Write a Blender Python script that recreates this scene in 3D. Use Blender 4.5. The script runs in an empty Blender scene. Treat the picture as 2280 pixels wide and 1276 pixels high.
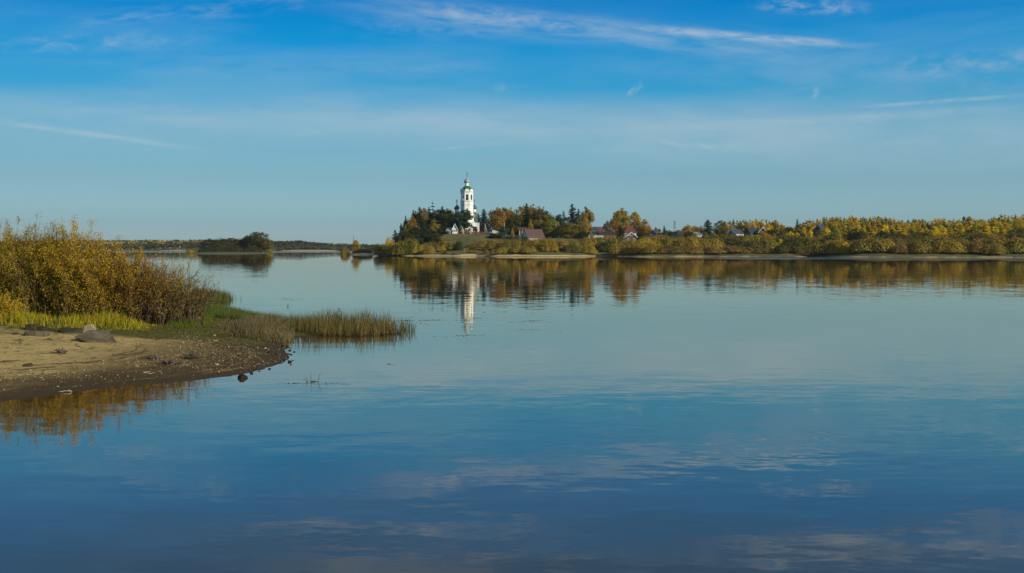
import bpy, math, random
import numpy as np
from math import radians, pi, sin, cos, tan, atan, atan2, sqrt

S = bpy.context.scene
col = S.collection
rng = np.random.default_rng(7)
random.seed(7)

# ------------------------------------------------------------------ camera
HCAM, F, CX, HY = 4.5, 2700.0, 1140.0, 550.0      # eye height, focal length and horizon in photo pixels
cam = bpy.data.cameras.new('camera')
camo = bpy.data.objects.new('camera', cam); col.objects.link(camo)
camo.location = (0, 0, HCAM); camo.rotation_euler = (pi/2, 0, 0)
cam.sensor_width = 36; cam.lens = 36*F/2280; cam.shift_y = -88/2280
cam.clip_start = 0.5; cam.clip_end = 20000
S.camera = camo

# ------------------------------------------------------------------ light
SUN_EL, SUN_AZ = radians(24), atan2(0.80, -0.60)   # azimuth measured from +Y towards +X
sun = bpy.data.lights.new('sun', 'SUN'); sun.energy = 4.2; sun.angle = radians(0.5); sun.color = (1.0, 0.86, 0.64)
suno = bpy.data.objects.new('sun', sun); col.objects.link(suno)
sd = (sin(SUN_AZ)*cos(SUN_EL), cos(SUN_AZ)*cos(SUN_EL), sin(SUN_EL))
from mathutils import Vector, Matrix
suno.rotation_euler = Vector(sd).to_track_quat('Z', 'Y').to_euler()
suno.location = (60, -60, 60)
S.view_settings.view_transform = 'Standard'; S.view_settings.look = 'None'
S.view_settings.exposure = 0.0; S.view_settings.gamma = 1.0

def lin(*c):
    return tuple(((v/255)/12.92 if v/255 <= .04045 else ((v/255+.055)/1.055)**2.4) for v in c)

# ------------------------------------------------------------------ world: Nishita sky, tinted by elevation, with cirrus
w = bpy.data.worlds.new("World"); S.world = w; w.use_nodes = True
NT = w.node_tree; N = NT.nodes; L = NT.links
bg = N['Background']; bg.inputs[1].default_value = 0.1
sky = N.new('ShaderNodeTexSky'); sky.sky_type = 'NISHITA'; sky.sun_disc = False
sky.sun_elevation = SUN_EL; sky.sun_rotation = SUN_AZ

def nd(tree, t, **kw):
    n = tree.nodes.new(t)
    for k, v in kw.items():
        if k == 'inp':
            for i, x in v.items():
                if isinstance(x, bpy.types.NodeSocket): tree.links.new(x, n.inputs[i])
                else: n.inputs[i].default_value = x
        else: setattr(n, k, v)
    return n
def mth(tree, op, a, b=0.0, c=0.0, clamp=False):
    n = nd(tree, 'ShaderNodeMath', operation=op, use_clamp=clamp, inp={0: a, 1: b})
    if op in ('MULTIPLY_ADD',): 
        if isinstance(c, bpy.types.NodeSocket): tree.links.new(c, n.inputs[2])
        else: n.inputs[2].default_value = c
    return n.outputs[0]
def mrange(tree, v, a, b, c=0.0, d=1.0, smooth=True):
    n = nd(tree, 'ShaderNodeMapRange', inp={0: v, 1: a, 2: b, 3: c, 4: d})
    n.interpolation_type = 'SMOOTHSTEP' if smooth else 'LINEAR'
    return n.outputs[0]
def mixc(tree, f, a, b, blend='MIX'):
    n = nd(tree, 'ShaderNodeMix', data_type='RGBA', blend_type=blend)
    for i, x in ((0, f), (6, a), (7, b)):
        if isinstance(x, bpy.types.NodeSocket): tree.links.new(x, n.inputs[i])
        else: n.inputs[i].default_value = (*x, 1) if isinstance(x, tuple) and len(x) == 3 else x
    return n.outputs[2]

tc = nd(NT, 'ShaderNodeTexCoord')
sx = nd(NT, 'ShaderNodeSeparateXYZ', inp={0: tc.outputs['Generated']})
el = mth(NT, 'ARCSINE', sx.outputs[2])
az = mth(NT, 'ARCTAN2', sx.outputs[0], sx.outputs[1])
ae = nd(NT, 'ShaderNodeCombineXYZ', inp={0: az, 1: el}).outputs[0]
# tint by elevation: (photo row, wanted colour, plain sky colour there)
ramp_t = [(545, (140, 165, 170), (147, 145, 126)), (500, (136, 168, 178), (174, 171, 147)), (400, (127, 172, 189), (183, 194, 180)),
          (300, (110, 170, 197), (171, 191, 192)), (200, (54, 156, 205), (158, 183, 195)), (100, (14, 143, 205), (146, 173, 191)),
          (10, (0, 127, 198), (138, 165, 187))]
E0, E1 = radians(-1), radians(60)
cr = nd(NT, 'ShaderNodeValToRGB', inp={0: mrange(NT, el, E0, E1, smooth=False)})
pts = []
for py, t, n0 in ramp_t:
    e = atan((HY-py)/F); a = lin(*t); b = lin(*n0)
    pts.append(((e-E0)/(E1-E0), tuple(a[i]/b[i] for i in range(3))))
pts.append(((radians(18)-E0)/(E1-E0), (.02, .36, .54)))
pts.append(((radians(35)-E0)/(E1-E0), (.34, .48, .62)))
pts.append((1.0, (.90, .80, .78)))
els = cr.color_ramp.elements
while len(els) < len(pts): els.new(0.5)
for e_, (p, c) in zip(els, pts): e_.position = p
for e_, (p, c) in zip(els, pts): e_.position = p; e_.color = (*c, 1)
skyc = mixc(NT, 1.0, sky.outputs[0], cr.outputs[0], 'MULTIPLY')
azf = mrange(NT, az, -.42, .42, .84, 1.17, smooth=False)      # the real sky was evener from left to right than the model's
skyc = mixc(NT, 1.0, skyc, nd(NT, 'ShaderNodeCombineColor', inp={0: azf, 1: azf, 2: azf}).outputs[0], 'MULTIPLY')
CLOUD = (5.0, 5.8, 6.3)          # cirrus radiance (x strength .1)

def pe(px, py):
    a = atan((px-CX)/F); return a, atan((HY-py)/F*cos(a))
def streak(p0, p1, width, amt, nscale=(3, 1.2), lo=.38, hi=.75, flat=0.0):
    """one cirrus streak between two directions; returns a 0..amt mask socket"""
    a0, e0 = pe(*p0); a1, e1 = pe(*p1)
    ang = atan2(e1-e0, a1-a0); ln = sqrt((a1-a0)**2+(e1-e0)**2)
    mp = nd(NT, 'ShaderNodeMapping', vector_type='TEXTURE', inp={0: ae})
    mp.inputs[1].default_value = ((a0+a1)/2, (e0+e1)/2, 0); mp.inputs[2].default_value = (0, 0, ang)
    mp.inputs[3].default_value = (ln/2, width/F, 1)
    s = nd(NT, 'ShaderNodeSeparateXYZ', inp={0: mp.outputs[0]})
    mx = mrange(NT, mth(NT, 'ABSOLUTE', s.outputs[0]), .35, 1.05, 1, 0)
    my = mrange(NT, mth(NT, 'ABSOLUTE', s.outputs[1]), .0, 1.1, 1, 0)
    m2 = nd(NT, 'ShaderNodeMapping', inp={0: mp.outputs[0]}); m2.inputs[3].default_value = (nscale[0], nscale[1], 1)
    m2.inputs[1].default_value = (p0[0]*.013, p0[1]*.07, 0)
    nz = nd(NT, 'ShaderNodeTexNoise', inp={'Vector': m2.outputs[0], 'Scale': 1.0, 'Detail': 6.0, 'Roughness': .62, 'Distortion': .35})
    nn = mth(NT, 'ADD', mrange(NT, nz.outputs[0], lo, hi), flat, clamp=True)
    return mth(NT, 'MULTIPLY', mth(NT, 'MULTIPLY', mx, my), mth(NT, 'MULTIPLY', nn, amt))
masks = [
    streak((620, -12), (2010, 118), 44, .50, (4, 1.8), .26, .84),
    streak((860, 5), (1420, 70), 26, .38, (6, 1.2), .35, .75),
    streak((1340, 55), (1990, 104), 13, .55, (6, 1.0), .30, .70, .15),
    streak((1660, 10), (1960, 18), 20, .50, (4, 1.2), .35, .75),
    streak((60, 55), (760, -5), 26, .30, (4, 1.3), .38, .8),
    streak((-60, 100), (500, 84), 28, .34, (4, 1.2), .36, .8),
    streak((-400, 228), (1700, 262), 60, .30, (4, 1.5), .15, .80, .12),
    streak((200, 205), (2000, 310), 85, .24, (4, 1.4), .15, .80, .12),
    streak((-80, 260), (480, 336), 9, .34, (3, .6), .2, .8, .25),
    streak((1880, 240), (2330, 208), 6, .34, (5, .6), .3, .7, .25),
    streak((1330, 290), (2420, 228), 14, .22, (6, .6), .3, .7, .2),
    streak((1200, 275), (2900, 305), 75, .30, (4, 1.4), .15, .80, .12),
    streak((1392, 218), (1436, 180), 11, .42, (2, 1.0), .25, .75),
    streak((1812, 224), (1822, 190), 11, .36, (2, 1.0), .25, .75),
    streak((1098, 202), (1130, 188), 14, .24, (2, 1.0), .25, .75),
    streak((1400, 308), (1700, 340), 12, .26, (4, 1.0), .3, .7),
    streak((930, 336), (1150, 316), 5, .22, (3, .6), .3, .7, .2),
    streak((1900, 160), (2500, 108), 36, .40, (4, 1.3), .34, .8),
    streak((420, -84), (1320, -66), 34, .42, (5, 1.4), .30, .78),
    streak((560, -160), (1560, -140), 40, .30, (5, 1.5), .30, .78),
    streak((1420, -150), (2700, -96), 52, .46, (5, 1.6), .28, .76),
    streak((60, 128), (1300, 150), 46, .16, (4, 1.4), .2, .8),
    streak((1450, 120), (2500, 190), 60, .18, (4, 1.4), .2, .8),
    streak((1000, 330), (2500, 360), 50, .14, (4, 1.4), .2, .8),
    streak((700, 60), (1300, 62), 30, .20, (5, 1.4), .36, .8),
]
# general high cirrus, overhead and all round
mpg = nd(NT, 'ShaderNodeMapping', inp={0: ae}); mpg.inputs[2].default_value = (0, 0, radians(-6)); mpg.inputs[3].default_value = (4.5, 30, 1)
nzg = nd(NT, 'ShaderNodeTexNoise', inp={'Vector': mpg.outputs[0], 'Scale': 1.0, 'Detail': 6.0, 'Roughness': .58, 'Distortion': .4})
gen = mth(NT, 'MULTIPLY', mrange(NT, nzg.outputs[0], .46, .74, 0, .36), mrange(NT, el, radians(12.5), radians(17)))
veil = mth(NT, 'MULTIPLY', mrange(NT, nzg.outputs[0], .36, .76, 0, .13), mth(NT, 'MULTIPLY', mrange(NT, el, radians(2.0), radians(6.0)), mrange(NT, el, radians(9.5), radians(11), 1, .35)))
tot = mth(NT, 'MAXIMUM', gen, veil)
for m in masks:
    inv = mth(NT, 'MULTIPLY', mth(NT, 'SUBTRACT', 1.0, tot), mth(NT, 'SUBTRACT', 1.0, m))
    tot = mth(NT, 'SUBTRACT', 1.0, inv)
L.new(mixc(NT, tot, skyc, CLOUD), bg.inputs[0])

# ------------------------------------------------------------------ materials
def mat(name):
    m = bpy.data.materials.new(name); m.use_nodes = True
    t = m.node_tree; t.nodes.remove(t.nodes['Principled BSDF']); return m, t, t.nodes['Material Output']
def pbsdf(t, out, **inp):
    b = nd(t, 'ShaderNodeBsdfPrincipled')
    for k, v in inp.items():
        k = k.replace('_', ' ')
        if isinstance(v, bpy.types.NodeSocket): t.links.new(v, b.inputs[k])
        else: b.inputs[k].default_value = v
    t.links.new(b.outputs[0], out.inputs[0]); return b
def noise(t, vec, scale, detail=4.0, rough=.55, dist=0.0):
    return nd(t, 'ShaderNodeTexNoise', inp={'Vector': vec, 'Scale': scale, 'Detail': detail, 'Roughness': rough, 'Distortion': dist})
def plain(name, c, rough=.8, var=.25, scale=1.5, streaks=False, metal=0.0):
    """paint, timber, plaster: a base colour broken by weathering"""
    m, t, o = mat(name)
    tcx = nd(t, 'ShaderNodeTexCoord'); v = tcx.outputs['Object']
    if streaks:
        mp = nd(t, 'ShaderNodeMapping', inp={0: v}); mp.inputs[3].default_value = (3, 3, .35); v2 = mp.outputs[0]
    else: v2 = v
    n1 = noise(t, v2, scale, 6.0, .65)
    f = mrange(t, n1.outputs[0], .35, .7)
    dark = tuple(x*(1-var) for x in c)
    cc = mixc(t, f, dark, c)
    pbsdf(t, o, Base_Color=cc, Roughness=rough, Metallic=metal)
    return m

def leaf_mat(name='leaves', trans=.3):
    m, t, o = mat(name)
    oi = nd(t, 'ShaderNodeObjectInfo'); at = nd(t, 'ShaderNodeAttribute', attribute_name='tint')
    c = mixc(t, 1.0, oi.outputs['Color'], at.outputs['Color'], 'MULTIPLY')
    d = nd(t, 'ShaderNodeBsdfDiffuse', inp={0: c}); tr = nd(t, 'ShaderNodeBsdfTranslucent', inp={0: c})
    mx = nd(t, 'ShaderNodeMixShader', inp={0: trans, 1: d.outputs[0], 2: tr.outputs[0]})
    t.links.new(mx.outputs[0], o.inputs[0]); return m
M = {}
M['leaf'] = leaf_mat('leaves', .30)
M['needle'] = leaf_mat('needles', .12)
M['blade'] = leaf_mat('grass_blades', .30)
M['bark'] = plain('bark', (.07, .055, .042), .9, .4, 6, True)
M['birch_bark'] = plain('birch_bark', (.55, .53, .48), .8, .5, 5)
M['twig'] = plain('twig_bark', (.125, .083, .052), .85, .4, 4)
M['whitewash'] = plain('whitewash', (.86, .86, .82), .85, .10, .5, True)
M['stucco_trim'] = plain('stucco_trim', (.62, .62, .55), .85, .30, 1.2, True)
M['green_roof'] = plain('green_roof_iron', (.020, .17, .075), .45, .35, .8, True)
M['blue_dome'] = plain('blue_grey_dome', (.27, .38, .46), .35, .20, .6, True)
M['dark_dome'] = plain('dark_dome', (.085, .12, .135), .4, .30, .7, True)
M['gold'] = plain('ochre_plaster', (.55, .42, .13), .7, .25, 1)
M['brick_red'] = plain('bare_brick', (.30, .13, .08), .9, .35, 2)
M['iron'] = plain('dark_iron', (.05, .05, .055), .5, .3, 3)
M['gloom'] = plain('dark_interior', (.03, .03, .035), .9, .2, 1)
M['bronze'] = plain('bell_bronze', (.12, .11, .09), .4, .3, 2)
M['red_fence'] = plain('red_fence_paint', (.20, .025, .03), .7, .35, 1.2, True)
M['cream'] = plain('cream_paint', (.42, .36, .20), .8, .2, 1)
M['white_paint'] = plain('white_paint', (.80, .81, .82), .6, .12, 1)
M['pale_green'] = plain('pale_green_panel', (.60, .66, .58), .7, .2, .5, True)
M['yellow_wall'] = plain('yellow_plaster', (.62, .40, .10), .8, .2, .8)
M['blue_roof'] = plain('blue_roof', (.20, .36, .46), .5, .25, .7, True)
M['navy_roof'] = plain('navy_roof', (.045, .065, .095), .5, .3, .7, True)
M['brown_roof'] = plain('brown_roof', (.115, .062, .058), .6, .22, .8, True)
M['maroon_roof'] = plain('maroon_roof', (.11, .04, .045), .6, .25, .8, True)
M['rust_roof'] = plain('rust_red_roof', (.17, .055, .04), .6, .25, .8, True)
M['grey_roof'] = plain('grey_roof', (.30, .33, .37), .55, .25, .8, True)
M['dark_roof'] = plain('dark_roof', (.045, .035, .035), .7, .3, .8, True)
M['timber'] = plain('dark_timber', (.14, .085, .045), .8, .35, 1.5)
M['grey_timber'] = plain('grey_timber', (.10, .085, .07), .9, .35, 1.5)
M['glass'] = plain('window_glass', (.03, .035, .045), .12, .3, .5)
M['pole'] = plain('concrete_pole', (.52, .50, .46), .85, .2, 1)
M['steel'] = plain('mast_steel', (.10, .10, .11), .6, .2, 1)
M['cow_brown'] = plain('brown_hide', (.20, .075, .025), .8, .3, 2)
M['cow_pale'] = plain('pale_hide', (.42, .40, .36), .8, .3, 2)
M['horn'] = plain('hoof_horn', (.05, .045, .04), .6, .2, 4)
M['drift'] = plain('driftwood', (.11, .085, .06), .9, .45, 5)
M['pale_drift'] = plain('bleached_driftwood', (.42, .36, .26), .9, .3, 5)

def rock_mat(name, c1, c2, sc=2.5):
    m, t, o = mat(name)
    v = nd(t, 'ShaderNodeTexCoord').outputs['Object']
    n1 = noise(t, v, sc, 8.0, .65); n2 = noise(t, v, sc*9, 5.0, .7)
    f = mth(t, 'MULTIPLY_ADD', n1.outputs[0], .7, mth(t, 'MULTIPLY', n2.outputs[0], .3))
    c = mixc(t, mrange(t, f, .35, .65), c1, c2)
    bp = nd(t, 'ShaderNodeBump', inp={'Strength': .5, 'Distance': .03, 'Height': f})
    pbsdf(t, o, Base_Color=c, Roughness=.9, Specular_IOR_Level=.15, Normal=bp.outputs[0]); return m
M['slab'] = rock_mat('concrete_slab', (.055, .048, .031), (.150, .127, .078))
M['pale_rock'] = rock_mat('pale_rock', (.16, .135, .09), (.29, .245, .165))
M['dark_rock'] = rock_mat('dark_rock', (.024, .021, .015), (.075, .064, .044))
M['wet_stone'] = rock_mat('wet_stone', (.009, .008, .007), (.030, .025, .018))
M['pebble'] = leaf_mat('pebbles', 0.0)

# ------------------------------------------------------------------ mesh helpers
def np_mesh(name, verts, faces, mats, mi=None, tint=None, smooth=False):
    """verts (n,3); faces: list of int arrays (k, 3|4) ; mi / tint per face"""
    me = bpy.data.meshes.new(name)
    V = np.asarray(verts, np.float32); me.vertices.add(len(V)); me.vertices.foreach_set('co', V.ravel())
    fl = [np.asarray(f, np.int32) for f in (faces if isinstance(faces, list) else [faces])]
    fl = [f for f in fl if len(f)]
    loops = np.concatenate([f.ravel() for f in fl]); cnt = np.concatenate([np.full(len(f), f.shape[1], np.int32) for f in fl])
    me.loops.add(len(loops)); me.loops.foreach_set('vertex_index', loops)
    me.polygons.add(len(cnt)); st = np.concatenate([[0], np.cumsum(cnt)[:-1]]).astype(np.int32)
    me.polygons.foreach_set('loop_start', st)
    try: me.polygons.foreach_set('loop_total', cnt)
    except Exception: pass
    for m in (mats if isinstance(mats, (list, tuple)) else [mats]): me.materials.append(m)
    if mi is not None: me.polygons.foreach_set('material_index', np.asarray(mi, np.int32))
    if smooth: me.polygons.foreach_set('use_smooth', np.ones(len(cnt), bool))
    if tint is not None:
        a = me.attributes.new('tint', 'FLOAT_COLOR', 'FACE')
        T = np.ones((len(cnt), 4), np.float32); T[:, :3] = tint; a.data.foreach_set('color', T.ravel())
    me.update(calc_edges=True); me.validate()
    return me
def link(name, me, parent=None, loc=None, rz=None):
    o = bpy.data.objects.new(name, me); col.objects.link(o)
    if parent is not None: o.parent = parent
    if loc is not None: o.location = loc
    if rz is not None: o.rotation_euler = (0, 0, rz)
    return o
def tag(o, label=None, cat=None, group=None, kind=None):
    if label: o['label'] = label
    if cat: o['category'] = cat
    if group: o['group'] = group
    if kind: o['kind'] = kind
    return o
def thing(name, label, cat, loc=(0, 0, 0), rz=0, group=None):
    o = link(name, None, None, loc, rz); o.empty_display_size = .5
    return tag(o, label, cat, group)

class MB:
    """collects boxes, prisms, lathes and tubes into one mesh"""
    def __init__(s): s.v = []; s.f = []; s.m = []
    def add(s, vs, fs, m=0):
        b = len(s.v); s.v += [tuple(p) for p in vs]; s.f += [tuple(i+b for i in f) for f in fs]; s.m += [m]*len(fs); return s
    def box(s, x0, x1, y0, y1, z0, z1, m=0):
        vs = [(x, y, z) for z in (z0, z1) for y in (y0, y1) for x in (x0, x1)]
        return s.add(vs, [(0, 2, 3, 1), (4, 5, 7, 6), (0, 1, 5, 4), (1, 3, 7, 5), (3, 2, 6, 7), (2, 0, 4, 6)], m)
    def lathe(s, prof, n=16, cx=0, cy=0, m=0, rot=0.0):
        vs = [(cx+r*cos(2*pi*i/n+rot), cy+r*sin(2*pi*i/n+rot), z) for r, z in prof for i in range(n)]
        fs = [(k*n+i, k*n+(i+1) % n, (k+1)*n+(i+1) % n, (k+1)*n+i) for k in range(len(prof)-1) for i in range(n)]
        fs.append(tuple(range(n))[::-1]); fs.append(tuple((len(prof)-1)*n+i for i in range(n)))
        return s.add(vs, fs, m)
    def prism(s, poly, y0, y1, m=0):
        """poly in x,z extruded along y"""
        n = len(poly); vs = [(x, y0, z) for x, z in poly]+[(x, y1, z) for x, z in poly]
        fs = [tuple(range(n)), tuple(range(2*n-1, n-1, -1))]+[(i, i+n, (i+1) % n+n, (i+1) % n) for i in range(n)]
        return s.add(vs, fs, m)
    def tube(s, pts, rad, n=6, m=0):
        vs = []; K = len(pts)
        for k, p in enumerate(pts):
            p = Vector(p); d = Vector(pts[min(k+1, K-1)])-Vector(pts[max(k-1, 0)]); d.normalize()
            a = d.orthogonal().normalized(); b = d.cross(a); r = rad[k] if isinstance(rad, (list, tuple)) else rad
            vs += [p+(a*cos(2*pi*i/n)+b*sin(2*pi*i/n))*r for i in range(n)]
        fs = [(k*n+i, k*n+(i+1) % n, (k+1)*n+(i+1) % n, (k+1)*n+i) for k in range(K-1) for i in range(n)]
        fs += [tuple(range(n))[::-1], tuple((K-1)*n+i for i in range(n))]
        return s.add(vs, fs, m)
    def build(s, name, mats, parent=None, smooth=False, loc=None, rz=None):
        me = bpy.data.meshes.new(name); me.from_pydata(s.v, [], s.f)
        for m in (mats if isinstance(mats, (list, tuple)) else [mats]): me.materials.append(m)
        me.polygons.foreach_set('material_index', s.m)
        import bmesh
        bm = bmesh.new(); bm.from_mesh(me); bmesh.ops.recalc_face_normals(bm, faces=bm.faces); bm.to_mesh(me); bm.free()
        if smooth: me.polygons.foreach_set('use_smooth', [True]*len(me.polygons))
        me.update()
        return link(name, me, parent, loc, rz)

# ------------------------------------------------------------------ terrain
def W(px, py, z=0.0):
    D = (HCAM-z)*F/(py-HY); return ((px-CX)/F*D, D)
def sstep(a, b, x):
    t = np.clip((np.asarray(x, float)-a)/(b-a), 0, 1); return t*t*(3-2*t)
def sdist(P, poly):
    """signed distance to polygon, positive inside"""
    poly = np.asarray(poly, float); P = np.asarray(P, float)
    d = np.full(len(P), 1e18); ins = np.zeros(len(P), bool)
    for i in range(len(poly)):
        a, b = poly[i], poly[(i+1) % len(poly)]
        ab = b-a; t = np.clip(((P-a)@ab)/(ab@ab), 0, 1)
        d = np.minimum(d, ((P-a-t[:, None]*ab)**2).sum(1))
        c = ((a[1] > P[:, 1]) != (b[1] > P[:, 1]))
        with np.errstate(divide='ignore', invalid='ignore'):
            ins ^= c & (P[:, 0] < (b[0]-a[0])*(P[:, 1]-a[1])/(b[1]-a[1])+a[0])
    d = np.sqrt(d); return np.where(ins, d, -d)
_G = rng.random((64, 64))
def vnoise(x, y):
    x = np.asarray(x, float); y = np.asarray(y, float)
    xi = np.floor(x).astype(int); yi = np.floor(y).astype(int); fx = x-xi; fy = y-yi
    fx = fx*fx*(3-2*fx); fy = fy*fy*(3-2*fy); g = lambda a, b: _G[a % 64, b % 64]
    return (g(xi, yi)*(1-fx)+g(xi+1, yi)*fx)*(1-fy)+(g(xi, yi+1)*(1-fx)+g(xi+1, yi+1)*fx)*fy
def fbm(x, y, o=4):
    s = 0; a = .5; x = np.asarray(x, float); y = np.asarray(y, float)
    for k in range(o): s = s+a*vnoise(x*2**k+k*7.3, y*2**k+k*3.1); a *= .5
    return s

NB = [W(*p) for p in [(0, 896), (100, 882), (200, 868), (300, 858), (400, 850), (470, 843), (538, 834), (590, 822), (622, 812), (646, 800), (644, 788), (628, 774),
      (632, 760), (660, 753), (705, 751), (726, 745), (690, 739), (640, 732), (610, 722), (585, 713), (540, 702), (500, 692), (478, 680), (492, 672), (505, 667), (480, 659), (440, 652), (400, 640), (300, 625), (150, 620)]]
NB += [(-150, 165), (-150, 20), (-45, 22), (-19, 31)]
PEN = [W(*p) for p in [(838, 569.0), (860, 569.3), (900, 569.9), (960, 570.3), (1020, 570.7), (1060, 570.5), (1100, 571.1), (1200, 571.4), (1300, 571.2), (1345, 570.8), (1375, 571.3),
       (1440, 571.9), (1520, 572.1), (1600, 571.8), (1700, 571.9), (1790, 572.2), (1805, 571.8), (1850, 572.6), (1900, 573.3), (1960, 573.6), (2060, 573.9), (2160, 574.0), (2280, 574.3), (2400, 574.6)]]
PEN += [(420, 470), (700, 520), (1200, 800), (1200, 1700), (300, 1500), (80, 1100), (-40, 860), (-68, 760), (-76, 690)]
SPIT = [W(*p) for p in [(756, 566.6), (775, 567.3), (800, 567.9), (834, 568.4), (845, 567.2), (838, 566.0), (800, 565.2), (765, 565.6)]]
ISL = [W(*p) for p in [(405, 564.5), (440, 565.1), (500, 565.3), (560, 565.1), (612, 564.3), (600, 562.2), (500, 561.6), (430, 562.8)]]
FAR = [W(*p) for p in [(-1500, 556.5), (-600, 556.9), (0, 557.1), (330, 557.4), (400, 557.9), (430, 557.5), (520, 557.4), (580, 558.0), (640, 558.5), (700, 558.6), (755, 558.4), (790, 557.4), (840, 556.8), (1000, 556.2), (1200, 556)]]
FAR += [(200, 3600), (-4200, 3600), (-4200, 1700)]

def h_near(x, y):
    P = np.stack([np.ravel(x), np.ravel(y)], 1); d = sdist(P, NB)
    xr, yr = P[:, 0], P[:, 1]
    d = d+(fbm(xr*.5, yr*.5)-.47)*.9*sstep(0, 2.5, np.abs(d)+.6)+(fbm(xr*2.3+5, yr*2.3)-.47)*.45
    z = np.where(d > 0, 1.50*np.tanh(np.maximum(d, 0)/24)+.42*sstep(11.5, 18, d), .15*d)
    z = z+sstep(.5, 4, d)*(fbm(xr*.35+9, yr*.35)-.47)*.16+sstep(.3, 3, d)*(fbm(xr*1.7, yr*1.7+5)-.47)*.07
    return z, d
def h_pen(x, y):
    P = np.stack([np.ravel(x), np.ravel(y)], 1); d = sdist(P, PEN); xr, yr = P[:, 0], P[:, 1]
    d = d+(fbm(xr*.045, yr*.10)-.47)*4.5
    dp = np.maximum(d, 0)
    z = .55*(1-np.exp(-dp/3.0))+.145*np.minimum(dp, 22)+5.4*sstep(22, 62, dp)*sstep(-70, -30, xr)*(1-.5*sstep(20, 80, xr))+.028*np.maximum(dp-70, 0)
    hill = 12.0*sstep(597, 650, yr)*sstep(-66, -36, xr)*(1-.28*sstep(-13, 2, xr))*sstep(2, 26, dp)*(1-.3*sstep(30, 80, xr))
    z = np.where(hill > z, hill, z)+.0*z
    z = np.where(d > 0, z, .15*d)+sstep(4, 14, d)*(fbm(xr*.1, yr*.1+3)-.47)*.7
    return z, d
def h_low(poly, amp, s):
    def f(x, y):
        P = np.stack([np.ravel(x), np.ravel(y)], 1); d = sdist(P, poly)
        d = d+(fbm(P[:, 0]*.05, P[:, 1]*.05)-.47)*2
        return np.where(d > 0, amp*(1-np.exp(-d/s)), .1*d), d
    return f
h_spit = h_low(SPIT, 1.1, 5); h_isl = h_low(ISL, 1.0, 8)
_hf = h_low(FAR, 2.2, 25)
def h_far(x, y):
    z, d = _hf(x, y); return z+.012*np.maximum(d-60, 0), d

def zat(h, x, y): return float(h([x], [y])[0][0])
def hit(h, px, py):
    """ground point seen at a photo pixel"""
    z = .3
    for _ in range(30):
        x, y = W(px, py, z); z = .5*z+.5*max(0, zat(h, x, y))
    return x, y, z

def land(name, h, x0, x1, y0, y1, nx, ny, m, label, gx=None, gy=None, cut=-1.0):
    xs = np.linspace(x0, x1, nx) if gx is None else gx; ys = np.linspace(y0, y1, ny) if gy is None else gy
    nx, ny = len(xs), len(ys)
    X, Y = np.meshgrid(xs, ys); z, d = h(X, Y)
    V = np.stack([X.ravel(), Y.ravel(), np.maximum(z, cut)], 1)
    i = np.arange(nx*ny).reshape(ny, nx)
    Fq = np.stack([i[:-1, :-1].ravel(), i[:-1, 1:].ravel(), i[1:, 1:].ravel(), i[1:, :-1].ravel()], 1)
    keep = (z > cut)[Fq].any(1); Fq = Fq[keep]
    used = np.unique(Fq); remap = -np.ones(nx*ny, int); remap[used] = np.arange(len(used))
    me = np_mesh(name, V[used], remap[Fq], m, smooth=True)
    a = me.attributes.new('inland', 'FLOAT', 'POINT'); a.data.foreach_set('value', d[used].astype(np.float32))
    o = link(name, me); tag(o, label, None, None, 'structure'); return o

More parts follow.
